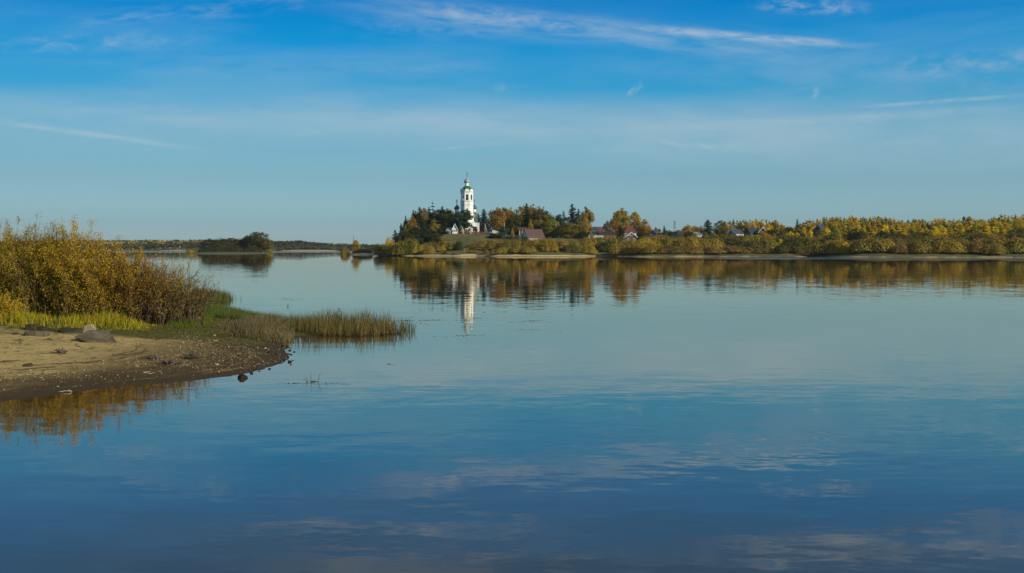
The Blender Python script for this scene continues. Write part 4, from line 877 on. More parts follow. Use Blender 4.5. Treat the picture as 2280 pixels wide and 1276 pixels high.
# ------------------------------------------------------------------ trees on the point and in the village
GOLD = (.42, .25, .030); ORANGE = (.41, .225, .030); RUST = (.28, .165, .032); BROWN = (.21, .135, .035); OLIVE = (.17, .14, .030)
OLGOLD = (.30, .22, .028); YEL = (.72, .54, .022); YGREEN = (.26, .245, .030); GREEN = (.060, .085, .028); DGREEN = (.036, .055, .024)
FIRC = (.024, .044, .027); PINEC = (.034, .058, .030); BLUEG = (.040, .078, .052); GREY = (.20, .185, .14); DOLIVE = (.085, .080, .026)
KIND = {'fir': ('spruce_tree', 'spruce'), 'openfir': ('spruce_tree', 'spruce'), 'pine': ('pine_tree', 'pine'), 'round': ('broadleaf_tree', 'tree'), 'birch': ('birch_tree', 'birch'), 'slim': ('slender_tree', 'tree')}
GL, GR = 'trees on the church hill', 'trees around the village'
TREES = [
 # kind, px, top, width, D, colour, label
 ('fir', 903, 481, 11, 652, FIRC, 'thin dark spruce standing alone at the left edge of the wooded hill'),
 ('fir', 893, 498, 13, 650, FIRC, 'short dark spruce at the left foot of the hill behind yellow bushes'),
 ('fir', 880, 512, 18, 648, FIRC, 'low dark spruce, farthest left of the hill conifers'),
 ('fir', 920, 469, 18, 672, FIRC, 'dark spruce left of the brownish tree, above the orange birch'),
 ('fir', 934, 462, 20, 676, FIRC, 'pointed dark spruce beside a brown crown on the left of the hill'),
 ('fir', 955, 462, 15, 680, FIRC, 'slim dark spruce just left of the tall open-branched spruce'),
 ('openfir', 963, 449, 15, 672, FIRC, 'tallest spruce of the hill with open whorled branches against the sky'),
 ('fir', 985, 460, 22, 676, FIRC, 'dark spruce tip rising from the pines left of the church'),
 ('round', 930, 473, 30, 682, DOLIVE, 'dark olive crown filling the gap left of the brown leaved tree'),
 ('round', 953, 470, 30, 684, DGREEN, 'dark green crown filling the gap behind the slim spruce'),
 ('round', 978, 467, 30, 682, DGREEN, 'dark green crown behind the wide dark pine'),
 ('round', 908, 489, 26, 660, DGREEN, 'dark green crown behind the thin lone spruce'),
 ('round', 1012, 488, 22, 652, DGREEN, 'dark green tree between the big pine and the white lodge'),
 ('birch', 919, 485, 25, 648, RUST, 'rusty orange birch on the left slope of the hill'),
 ('birch', 966, 489, 20, 644, OLGOLD, 'olive gold birch in the middle of the dark hill trees'),
 ('round', 907, 500, 24, 646, OLIVE, 'rounded olive tree below the thin lone spruce'),
 ('round', 942, 465, 28, 668, BROWN, 'brown leaved tree crown between two spruces on the hill'),
 ('round', 938, 486, 28, 656, DGREEN, 'broad dark green tree right of the rusty birch'),
 ('pine', 969, 471, 32, 666, PINEC, 'wide dark pine below the tall open spruce'),
 ('pine', 992, 469, 40, 662, PINEC, 'big dark pine left of the church domes'),
 ('round', 999, 466, 30, 700, OLGOLD, 'yellow olive crown peeping out behind the church domes'),
 ('pine', 980, 500, 30, 646, PINEC, 'dark pine left of the white lodge'),
 ('fir', 949, 503, 16, 640, BLUEG, 'small blue-green spruce at the front of the hill wood'),
 ('fir', 924, 527, 18, 637, BLUEG, 'lowest blue-green spruce just above the shore bushes'),
 ('birch', 945, 524, 16, 634, OLIVE, 'small olive birch at the front foot of the hill'),
 ('round', 926, 506, 26, 642, DGREEN, 'dark green tree below the rusty orange birch'),
 ('round', 960, 512, 28, 642, DGREEN, 'dark green low tree left of the grassy slope'),
 ('pine', 990, 515, 22, 643, PINEC, 'dark bushy pine at the left end of the red fence'),
 ('round', 893, 519, 24, 644, DOLIVE, 'dark olive tree low on the left edge of the hill'),
 ('round', 976, 525, 20, 638, DOLIVE, 'dark olive shrubby tree at the top of the grass slope'),
 ('round', 948, 508, 24, 624, DGREEN, 'dark green tree low in front of the left hill wood'),
 ('round', 971, 519, 24, 619, DOLIVE, 'dark olive low tree at the left border of the grass slope'),
 ('pine', 929, 524, 20, 622, PINEC, 'low dark pine above the golden shore willows'),
 ('birch', 986, 531, 16, 613, OLGOLD, 'small olive gold tree at the lower left of the grass slope'),
 ('round', 912, 522, 24, 632, DOLIVE, 'dark olive tree above the yellow-green shore bush'),
 ('pine', 1034, 469, 42, 648, PINEC, 'large spreading dark pine in front of the church'),
 ('round', 1058, 504, 10, 648, DOLIVE, 'little dark olive tree against the white church wall'),
 ('fir', 1065, 475, 12, 672, FIRC, 'smaller dark spruce right of the church'),
 ('fir', 1077, 466, 24, 664, FIRC, 'tall dark spruce behind the utility pole'),
 ('round', 1106, 464, 40, 668, RUST, 'big rusty brown tree right of the tall spruce'),
 ('round', 1123, 463, 34, 676, BROWN, 'brown crown standing between two rusty trees'),
 ('round', 1138, 465, 26, 684, ORANGE, 'orange topped tree left of the dark olive tree'),
 ('round', 1147, 477, 36, 672, DOLIVE, 'dark olive tree behind the open pavilion'),
 ('round', 1164, 459, 38, 690, OLGOLD, 'yellowish crown left of the dark pointed spruce behind the brown roof'),
 ('round', 1187, 458, 34, 694, OLGOLD, 'yellowish crown right of the dark pointed spruce behind the brown roof'),
 ('fir', 1173, 454, 22, 676, FIRC, 'dark pointed spruce between two yellowish crowns'),
 ('fir', 1191, 468, 20, 670, FIRC, 'lower dark spruce right of the pointed spruce'),
 ('round', 1201, 462, 28, 682, RUST, 'brown red crown left of the dark pine on the skyline'),
 ('pine', 1212, 464, 22, 680, PINEC, 'dark pine right of the brown red crown on the skyline'),
 ('birch', 1205, 474, 36, 664, OLIVE, 'olive birch with white trunk right of the brown roof'),
 ('birch', 1181, 488, 13, 650, OLGOLD, 'small olive gold birch behind the brown roof'),
 ('round', 1226, 476, 18, 676, OLIVE, 'olive tree at the right end of the high clump'),
 ('round', 1230, 487, 30, 654, YGREEN, 'yellow-green round tree right of the brown roofed house'),
 ('round', 1264, 495, 42, 648, OLIVE, 'broad olive round tree in front of the dark conifers'),
 ('pine', 1252, 473, 30, 672, PINEC, 'dark pine left of the tallest village spruce'),
 ('fir', 1274, 455, 28, 674, FIRC, 'tallest village spruce with a dark pointed tip'),
 ('fir', 1288, 466, 18, 676, FIRC, 'dark spruce leaning on the tallest village spruce'),
 ('birch', 1306, 464, 30, 670, OLGOLD, 'tall olive gold birch left of the white gabled house'),
 ('birch', 1302, 486, 16, 658, GOLD, 'golden birch at the foot of the tall olive gold birch'),
 ('birch', 1287, 488, 18, 654, OLIVE, 'olive birch in front of the tallest village spruce'),
 ('round', 1296, 516, 26, 640, DGREEN, 'dark green bushy tree left of the white gabled house'),
 ('round', 1240, 513, 30, 642, DGREEN, 'dark green bushy tree under the yellow-green round tree'),
 ('round', 1218, 507, 20, 652, DOLIVE, 'dark olive tree against the brown roof end'),
 ('birch', 1346, 500, 12, 668, OLGOLD, 'small olive tree right of the white gable'),
 ('birch', 1353, 493, 16, 662, GREY, 'thin grey half-bare tree left of the big golden tree'),
 ('round', 1381, 466, 44, 672, OLGOLD, 'big rounded golden olive tree standing above the red roof'),
 ('birch', 1367, 485, 26, 664, RUST, 'rusty tree leaning on the big golden olive tree'),
 ('birch', 1413, 474, 29, 676, GOLD, 'golden orange tree right of the big golden olive tree'),
 ('birch', 1436, 490, 30, 668, ORANGE, 'orange tree on the right end of the golden group'),
 ('fir', 1381, 502, 20, 650, FIRC, 'dark squat spruce left of the red roof'),
 ('round', 1427, 517, 24, 640, DGREEN, 'dark green tree right of the timber gabled house'),
 ('pine', 1123, 504, 24, 640, BLUEG, 'blue-green small pine beside the pale post'),
 ('pine', 1112, 515, 20, 636, BLUEG, 'low blue-green pine left of the pale post'),
 ('birch', 1117, 503, 9, 643, GOLD, 'tiny golden birch left of the pale post'),
 ('birch', 1141, 508, 8, 640, ORANGE, 'tiny orange birch in front of the white fence'),
 ('round', 1096, 523, 20, 634, DGREEN, 'dark shrub by the sandy path on the hill'),
 ('round', 1137, 527, 34, 630, DGREEN, 'low dark green shrub below the white fence'),
 ('fir', 1479, 503, 11, 690, FIRC, 'small spruce right of the log house'),
 ('fir', 1459, 506, 10, 700, FIRC, 'tiny spruce tip behind the log house roof'),
 ('birch', 1468, 510, 14, 720, OLGOLD, 'small gold tree behind the log house'),
 ('birch', 1448, 507, 12, 730, OLGOLD, 'small gold tree left of the log house ridge'),
 ('round', 1490, 513, 30, 668, BLUEG, 'blue-green bushy tree left of the dark roofed cottage'),
 ('round', 1474, 518, 22, 660, GREEN, 'green bush right of the log house wall'),
 ('round', 1531, 501, 24, 720, GOLD, 'round golden tree above the dark roofed cottage'),
 ('round', 1549, 503, 22, 724, OLGOLD, 'olive gold tree left of the dark village spruce'),
 ('round', 1512, 512, 20, 740, OLGOLD, 'low gold tree behind the dark roofed cottage'),
 ('round', 1533, 515, 26, 662, GREEN, 'green round bush between the two cottages'),
 ('fir', 1576, 490, 30, 690, FIRC, 'broad dark spruce standing alone in the village skyline'),
 ('fir', 1561, 503, 14, 700, RUST, 'small brownish tree left of the broad dark spruce'),
 ('birch', 1571, 517, 14, 664, (.17, .20, .08), 'pale green young tree at the foot of the broad dark spruce'),
 ('birch', 1585, 517, 16, 666, (.17, .20, .08), 'pale green young tree right of the broad dark spruce'),
 ('round', 1604, 491, 28, 720, OLIVE, 'olive tree right of the broad dark spruce'),
 ('birch', 1624, 493, 20, 724, GOLD, 'golden tree above the white cottage'),
 ('fir', 1633, 489, 13, 730, OLIVE, 'dark slim tree right of the golden tree above the white cottage'),
 ('fir', 1595, 512, 20, 680, DGREEN, 'dark green conifer left of the white cottage'),
 ('fir', 1626, 514, 12, 690, DGREEN, 'dark green conifer in front of the white cottage'),
 ('round', 1699, 517, 28, 672, GOLD, 'golden bush under the white trimmed gable'),
 ('birch', 1723, 519, 12, 668, YGREEN, 'yellow-green sapling right of the golden bush'),
 ('round', 1718, 512, 34, 690, DGREEN, 'dark green tree right of the white trimmed gable'),
 ('birch', 1759, 516, 17, 674, YEL, 'bright yellow small tree left of a paler one'),
 ('birch', 1774, 518, 11, 680, YEL, 'bright yellow sapling in the middle of the yellow row'),
 ('birch', 1786, 513, 12, 684, YGREEN, 'yellow-green sapling left of the brightest yellow tree'),
 ('birch', 1804, 511, 11, 680, YEL, 'brightest yellow narrow tree left of the blue roof'),
 ('round', 1738, 532, 10, 575, YEL, 'bright yellow bush tip among the dark willows'),
 ('birch', 1826, 511, 18, 696, YGREEN, 'yellow-green tree in front of the blue roof'),
 ('birch', 1840, 507, 16, 700, YEL, 'yellow tree at the right gable of the blue roofed house'),
 ('birch', 1856, 506, 18, 704, YGREEN, 'yellow-green tree right of the blue roofed house'),
 ('fir', 1775, 487.5, 9, 790, DGREEN, 'thin dark spruce at the left corner of the right-hand wood'),
]
for i, (k, px, top, wpx, D, c, lb) in enumerate(TREES):
    nm, cat = KIND[k]
    place(k, i, nm, h_pen, px, top, wpx*(1.5 if k in ('fir', 'openfir') else 1.42 if px < 1000 else 1.28), D, c, lb, cat, GL if px < 1090 else GR)

# the right-hand wood: tree by tree, look-alikes share a label
prof = [(1640, 490), (1665, 487), (1700, 488), (1740, 493), (1752, 503), (1766, 503), (1775, 497), (1790, 492), (1820, 487), (1850, 482), (1880, 481), (1920, 482), (1960, 481), (1990, 484), (2010, 491), (2030, 489), (2060, 488), (2087, 487), (2105, 486), (2125, 488), (2145, 483), (2170, 484), (2190, 488), (2215, 484), (2235, 478), (2260, 477), (2290, 477), (2340, 476)]
pxs, pys = zip(*prof)
WOODC = {'rust': ((.44, .275, .038), 'slender rust brown tree in the dense wood on the right'), 'gold': ((.62, .43, .03), 'slender golden tree in the dense wood on the right'),
         'olive': ((.32, .27, .04), 'slender olive tree in the dense wood on the right'), 'dark': ((.045, .058, .026), 'dark green narrow tree in the dense wood on the right'),
         'yellow': (YEL, 'vivid yellow tree in the front row of the right-hand wood'), 'lime': ((.48, .45, .03), 'lime yellow tree in the front row of the right-hand wood')}
WG = 'trees of the dense wood on the right'
def wood(px, top, wpx, D, key, v):
    c, lb = WOODC[key]; j = random.uniform(.8, 1.2)
    k = 'fir' if key == 'dark' and random.random() < .5 else ('slim' if random.random() < .75 else 'birch')
    x = (px-CX)/F*D; z = zat(h_pen, x, D); H0, W0, cr_, tr_ = PROTO[k][v % len(PROTO[k])]
    hh = max(3, HCAM+(HY-top)/F*D-z); ww = wpx/F*D
    o = thing(KIND[k][0], lb, 'tree', (x, D, z), random.uniform(0, 6.28), WG); o.scale = (ww/W0, ww/W0, hh/H0)
    a = link('crown', cr_, o); a.color = (c[0]*j*random.uniform(.92, 1.08), c[1]*j, c[2]*j, 1); link('trunk', tr_, o)
v = 0
for row, (D, dy, step, w0) in enumerate(((820, 0, 7.0, 20), (785, 6, 9.0, 22), (752, 13, 11.0, 25))):
    px = 1642+row*3
    while px < 2335:
        top = np.interp(px, pxs, pys)+dy+random.uniform(-2.5, 4.5)
        if row < 2 or px > 1760:
            p = random.random(); right = px > 2080
            key = ('rust' if p < .26 else 'gold' if p < .60 else 'olive' if p < .92 else 'dark') if not right else ('rust' if p < .12 else 'gold' if p < .42 else 'olive' if p < .58 else 'yellow' if p < .78 else 'lime' if p < .95 else 'dark')
            if px < 1660: key = 'olive'
            wood(px, top, w0*random.uniform(.8, 1.25), D+random.uniform(-10, 10), key, v); v += 1
        px += step*random.uniform(.75, 1.3)
px = 1862
while px < 2335:      # vivid front row
    top = 507+random.uniform(-6, 8)-(px-1862)*.020
    wood(px, top, random.uniform(22, 34), 712+random.uniform(-14, 14), random.choice(['yellow', 'yellow', 'yellow', 'lime', 'lime', 'gold', 'olive']), v); v += 1
    px += random.uniform(10, 19)
# a few low trees closing the view under the wood
for i, (px, top, wd, c, lb) in enumerate(((1652, 512, 20, DOLIVE, 'dark olive tree behind the white cottage roof'), (1745, 512, 26, OLIVE, 'olive tree in the gap between the two woods'), (1762, 506, 18, DOLIVE, 'dark olive tree in the gap of the skyline'), (1870, 512, 24, DGREEN, 'dark green tree left end of the vivid yellow row'), (1900, 509, 30, GREEN, 'green tree with round crown in the vivid yellow row'))):
    place('round', i, 'broadleaf_tree', h_pen, px, top, wd, 735, c, lb, 'tree', GR)

# ------------------------------------------------------------------ willow bushes along the far shore
_shore = [(p[0]/p[1]*F+CX, p[1]) for p in PEN[:24]]
def shoreD(px): return float(np.interp(px, [a for a, b in _shore], [b for a, b in _shore]))
WB, WO, WG_, WR, WD, WY = (.37, .275, .052), (.30, .25, .048), (.48, .35, .038), (.29, .205, .062), (.155, .148, .038), (.58, .42, .025)
BUSH = [
 (852, 543, 34, 5, WB, 'brownish willow bush at the extreme left tip of the wooded point'), (868, 530, 20, 14, WY, 'small yellow bush rising behind the left tip of the point'),
 (876, 541, 44, 8, WB, 'brown gold willow bush second from the left tip'), (896, 539, 46, 12, WG_, 'golden willow bush with a rounded top on the left of the point'),
 (911, 531, 40, 20, YGREEN, 'yellow-green bush behind the golden left shore bushes'), (930, 545, 34, 6, WG_, 'golden willow bush at the right end of the left shore group'),
 (954, 549, 26, 5, WB, 'small brown willow bush left of the open meadow'), (950, 543, 36, 18, WB, 'brown bush behind the small bush left of the meadow'), (973, 541, 44, 24, WO, 'olive bush above the left part of the meadow'),
 (986, 543, 30, 20, WG_, 'yellow gold bush at the meadow edge'), (1004, 540, 30, 26, WO, 'olive bush left of the dark green juniper'),
 (1022, 538, 20, 22, GREEN, 'dark green juniper bush at the meadow edge'), (994, 560, 14, 5, WR, 'low brown tuft on the left meadow bank'), (1014, 562, 10, 4, WR, 'tiny brown tuft in the middle of the meadow bank'),
 (1056, 557, 22, 6, WR, 'low reddish brown tuft below the cattle'), (1083, 556, 14, 8, WR, 'low brown tuft right of the cattle'),
 (1078, 537, 36, 28, WB, 'brown gold bush behind the cattle'), (1104, 538, 38, 30, WB, 'brown bush below the sandy hill path'), (1124, 539, 36, 26, WB, 'brown bush below the blue-green pines'),
 (1092, 536, 40, 34, WO, 'olive bush below the path on the church hill'), (1122, 534, 44, 38, WB, 'brown gold bush in front of the low blue-green pine'), (1152, 533, 44, 36, WD, 'dark olive bush below the white panel fence'),
 (1170, 533, 28, 42, WD, 'dark hedge-like bush at the left foot of the brown roofed house'), (1206, 533, 42, 34, WO, 'olive bush hiding the right foot of the brown roofed house'), (1062, 541, 30, 34, WB, 'brown gold bush above the red brown cattle'), (1046, 546, 20, 28, WO, 'small olive bush left above the cattle'),
 (1106, 555, 22, 4, WR, 'low brown bush at the waterline right of the meadow'), (1118, 549, 34, 5, WB, 'front brown willow bush right of the meadow'), (1146, 536, 48, 18, WO, 'olive gold willow bush below the white fence'),
 (1150, 550, 40, 5, WB, 'front brown willow bush below the white fence'), (1186, 535, 46, 20, WB, 'brown willow bush below the brown roofed house'), (1178, 548, 40, 5, WB, 'front brown willow bush below the brown roofed house'),
 (1222, 532, 44, 10, (.33, .235, .028), 'bright yellow-gold willow bush right of the brown roofed house'), (1209, 535, 34, 22, WG_, 'golden bush left behind the bright yellow-gold willow'), (1252, 535, 40, 16, WB, 'brown willow bush right of the bright yellow-gold one'),
 (1275, 534, 40, 18, WO, 'olive willow bush left of a bare sandy gap'), (1270, 545, 40, 9, WD, 'dark olive willow bush above the sandy gap'), (1306, 529, 44, 24, WB, 'brown gold bush below the yellow house wall'),
 (1309, 546, 30, 7, WB, 'front brown bush on the sandy beach below the white gable'), (1336, 527, 52, 20, WO, 'large olive willow bush below the long dark shed'), (1340, 545, 44, 12, WD, 'dark olive front bush below the long dark shed'),
 (1370, 527, 52, 20, WO, 'large olive willow bush left of the timber gabled house'), (1378, 543, 54, 5, WB, 'front brown gold willow bush at the end of the sandy beach'), (1403, 536, 46, 14, WB, 'brown gold bush below the timber gabled house'),
 (1420, 542, 50, 6, WG_, 'front golden willow bush right of the timber gabled house'), (1445, 533, 54, 14, WG_, 'golden willow bush below the dark shed'), (1455, 545, 52, 4, WB, 'front brown willow bush below the log house'),
 (1474, 532, 52, 18, WB, 'brown willow bush below the log house'), (1492, 546, 54, 4, WR, 'front reddish brown willow bush right of the log house'), (1504, 530, 50, 18, WO, 'olive willow bush below the dark roofed cottage'),
 (1530, 528, 50, 16, WB, 'brown willow bush below the round green bush'), (1549, 522, 32, 24, YGREEN, 'yellow-green bush rising below the pale grey roof'), (1560, 534, 54, 14, WB, 'brown willow bush below the pale grey roof'),
 (1536, 548, 56, 4, WR, 'front reddish willow bush below the pale grey roof'), (1578, 549, 60, 4, WR, 'front reddish brown willow bush below the broad dark spruce'), (1600, 522, 56, 22, WO, 'olive willow bush left of the white cottage'),
 (1586, 533, 50, 14, WB, 'brown willow bush below the pale green saplings'), (1628, 522, 62, 20, WD, 'large dark olive willow bush below the white cottage'), (1633, 547, 72, 4, WR, 'front reddish brown willow bush below the white cottage'),
 (1655, 523, 52, 20, WO, 'olive willow bush below the dark house'), (1672, 536, 58, 12, WD, 'dark olive willow bush in front of the dark house'), (1686, 524, 50, 22, WO, 'olive willow bush left of the golden bush'),
 (1704, 554, 34, 5, WR, 'low reddish willow on the beach below the golden bush'), (1714, 532, 56, 16, WO, 'olive brown willow bush below the golden bush'), (1740, 545, 42, 6, (.115, .12, .03), 'green front willow bush left of the grassy shore gap'),
 (1768, 524, 76, 20, WD, 'wide dark green willow bush below the bright yellow saplings'), (1800, 527, 60, 20, WD, 'dark willow bush below the brightest yellow tree'), (1786, 550, 42, 6, WR, 'low reddish willow bush by the grassy shore gap'), (1818, 530, 46, 16, WO, 'olive willow bush left of the big rounded brown willow'),
 (1842, 535, 72, 7, WB, 'big rounded brown willow bush below the blue roofed house'), (1876, 533, 52, 10, WG_, 'golden brown willow bush right of the big rounded willow'), (1855, 522, 50, 26, WD, 'dark willow bush behind the big rounded brown willow'),
 (1905, 511, 48, 40, DOLIVE, 'tall dark olive willow behind the shore bushes'), (1912, 534, 46, 9, WB, 'brown willow bush left of the biggest dome shaped willow'), (1957, 528, 80, 6, WB, 'biggest dome shaped brown willow left of the small inlet'), (1935, 526, 50, 26, WD, 'dark willow behind the dome shaped brown willow'),
 (1971, 512, 46, 44, GREEN, 'dark green bush under the vivid yellow row'), (1995, 528, 44, 14, WR, 'reddish brown willow above the small inlet'), (2002, 543, 30, 6, WR, 'low reddish willow beside the small inlet'), (2020, 524, 56, 24, WD, 'dark willow behind the small inlet'),
 (2046, 537, 62, 6, WB, 'front brown willow right of the small inlet'), (2078, 524, 84, 12, WO, 'tall olive brown willow with a broad domed top'), (2104, 535, 64, 5, WB, 'front brown willow below the broad domed one'), (2136, 530, 62, 10, WB, 'brown willow right of the broad domed one'),
 (2172, 537, 70, 5, WR, 'front reddish brown willow in the right-hand shore group'), (2190, 521, 40, 30, DOLIVE, 'small dark tree-like willow under the vivid yellow trees'), (2190, 531, 50, 18, WB, 'brown willow left of the farthest right shore bushes'), (2222, 526, 72, 10, WB, 'tall brown gold willow near the right end of the shore'),
 (2215, 545, 50, 3, WO, 'low olive front willow near the right end of the shore'), (2256, 529, 62, 8, WB, 'brown willow second from the right end of the shore'), (2285, 530, 60, 6, WO, 'olive willow cut by the right edge'), (2150, 520, 60, 34, WD, 'dark willow thicket below the golden wood'), (2050, 517, 50, 40, WD, 'dark willow behind the broad domed one'), (2260, 518, 60, 34, WD, 'dark willow thicket behind the right end of the shore'),
]
for i, (px, top, wpx, off, c, lb) in enumerate(BUSH):
    place('willow', i, 'willow_bush', h_pen, px, top-(2.0 if off < 10 else 3.5), wpx*1.32, (min(shoreD(px)+off+wpx*.09, max(615.0, shoreD(px)+6)) if px < 1160 else shoreD(px)+off+wpx*.09), c, lb, 'bush', 'bushes along the far shore', ('foliage', 'stems'))

# second row of willows filling the ground up to the wood
px = 1440.0; i = 0
while px < 2320:
    top = 524 + random.uniform(-3, 4) - (3 if px > 1850 else 0); D = shoreD(px)+random.uniform(36, 75)
    c = random.choice([WD, WO, WO, DOLIVE, WB]); c = tuple(q*random.uniform(.85, 1.15) for q in c)
    place('willow', i, 'willow_bush', h_pen, px, top, random.uniform(48, 72), D, c, 'olive willow in the second row between the shore willows and the wood', 'bush', 'second row of willows', ('foliage', 'stems'))
    px += random.uniform(18, 32); i += 1

# spit: yellow birch and bushes
place('birch', 1, 'birch_tree', h_spit, 792, 535.5, 21, 715, (.42, .28, .03), 'yellow birch standing alone on the low sand spit', 'birch')
for i, (px, top, wd, c, lb) in enumerate(((769, 551, 24, WB, 'round brown bush at the left end of the sand spit'), (807, 551, 22, WO, 'low olive bush right of the yellow birch on the spit'), (818, 553, 22, WB, 'low brown bush at the right end of the sand spit'), (792, 556, 22, WO, 'low olive bush under the yellow birch'))):
    place('willow', i, 'willow_bush', h_spit, px, top, wd*1.1, 712 if i else 704, c, lb, 'bush', 'bushes on the sand spit', ('foliage', 'stems'))
# islet of dark bushes
IG = 'bushes on the islet'
for i, (k, px, top, wd, D, c, lb) in enumerate((('willow', 424, 558, 14, 860, WG_, 'tiny orange brown bush at the left end of the islet'), ('willow', 438, 554, 20, 865, WR, 'small brown bush left of the dark islet bushes'),
      ('round', 470, 535, 36, 880, DOLIVE, 'dark olive tree at the left of the islet clump'), ('round', 492, 534, 34, 890, GREEN, 'dark green round tree in the left half of the islet'), ('round', 513, 533, 34, 900, DOLIVE, 'dark olive round tree in the middle of the islet'),
      ('round', 534, 535, 34, 905, GREEN, 'green low tree right of the islet middle'), ('birch', 551, 529, 24, 900, (.07, .10, .05), 'grey-green slim tree left of the tallest islet tree'), ('round', 576, 520, 42, 890, (.095, .085, .03), 'tallest tree of the islet with a brownish crown'),
      ('birch', 593, 535, 22, 880, OLIVE, 'olive tree at the right end of the islet'), ('willow', 522, 550, 30, 862, DOLIVE, 'olive bush at the front waterline of the islet'), ('willow', 492, 550, 34, 862, DOLIVE, 'dark bush at the front left waterline of the islet'), ('willow', 560, 551, 40, 866, DOLIVE, 'dark bush at the foot of the tallest islet tree'), ('willow', 460, 551, 26, 862, GREEN, 'dark green bush left end of the islet clump'), ('willow', 600, 556, 14, 872, WO, 'small olive bush at the right tip of the islet'))):
    pr = ('foliage', 'stems') if k == 'willow' else ('crown', 'trunk')
    place(k, i, 'willow_bush' if k == 'willow' else KIND[k][0], h_isl, px, top-3, wd*1.5, D, c, lb, 'bush' if k == 'willow' else 'tree', IG if k == 'willow' else 'trees on the islet', pr)

# far-off woods: masses one cannot count
def far_wood(name, label, rows, seed):
    r = np.random.default_rng(seed); Vs, Fs, Ts, off = [], [], [], 0
    for (px0, px1, D, tops, step, wd, cols) in rows:
        px = px0
        while px < px1:
            d = D+r.uniform(-20, 20); x = (px-CX)/F*d; z = zat(h_far, x, d); top = np.interp(px, [t[0] for t in tops], [t[1] for t in tops])+r.uniform(-.7, 1.8)
            zt = HCAM+(HY-top)/F*d; H = max(2.5, zt-z); R = wd*r.uniform(.8, 1.25)
            n = 70; dr = unit(r.normal(size=(n, 3))); lumps = 1+.22*np.sin(dr[:, 0]*7+px)*np.sin(dr[:, 2]*6)
            p = np.array([x, d, z+H*.52])+dr*np.array([R, R, H*.50])*(lumps*r.uniform(.8, 1.05, n))[:, None]
            V, Fq = leaf_quads(p, unit(dr+r.normal(0, .4, (n, 3))), unit(r.normal(size=(n, 3))), R*.75, R*.6)
            c = np.array(cols[r.integers(len(cols))])*r.uniform(.8, 1.2)
            Vs.append(V); Fs.append(Fq+off); off += len(V); Ts.append(c*r.uniform(.8, 1.2, (n, 1)))
            px += step*r.uniform(.7, 1.3)
    o = link(name, np_mesh(name, np.concatenate(Vs), np.concatenate(Fs), M['leaf'], tint=np.concatenate(Ts)))
    tag(o, label, 'woods', None, 'stuff')
FD = [(.045, .058, .036), (.055, .06, .035), (.065, .065, .04)]; FGd = [(.50, .36, .07), (.44, .32, .07), (.30, .24, .07), (.12, .11, .045)]
far_wood('distant_woods', 'far-off wood with golden crowns on the left river shore', [(-700, 470, 1900, [(-700, 534), (0, 537), (250, 536), (340, 535.6), (470, 535)], 3.2, 5, FGd+FD), (-700, 470, 1800, [(-700, 539), (300, 539), (470, 538)], 3.0, 5, FGd+FD), (-700, 480, 1700, [(-700, 545), (300, 544.5), (480, 543)], 3.4, 5.0, FD), (200, 470, 1612, [(200, 553.5), (470, 554)], 7, 3, [(.16, .12, .04), (.09, .085, .04)])], 3)
far_wood('distant_woods', 'far-off dark wooded ridge beyond the islet', [(440, 880, 1900, [(440, 536), (600, 535.5), (625, 538), (665, 536.5), (705, 540), (740, 543), (800, 545), (880, 547)], 3.2, 5, FD), (440, 860, 1750, [(440, 541), (620, 541), (700, 544), (750, 545.5), (860, 549)], 3.0, 5, FD), (600, 850, 1600, [(600, 548), (700, 549), (750, 550), (850, 551)], 3.2, 4.5, FD+[(.09, .085, .04)]), (735, 800, 1850, [(735, 544), (765, 543), (800, 545)], 4, 5, FGd), (610, 760, 1480, [(610, 555), (760, 555.5)], 6, 4, [(.10, .09, .04), (.08, .075, .04)])], 4)

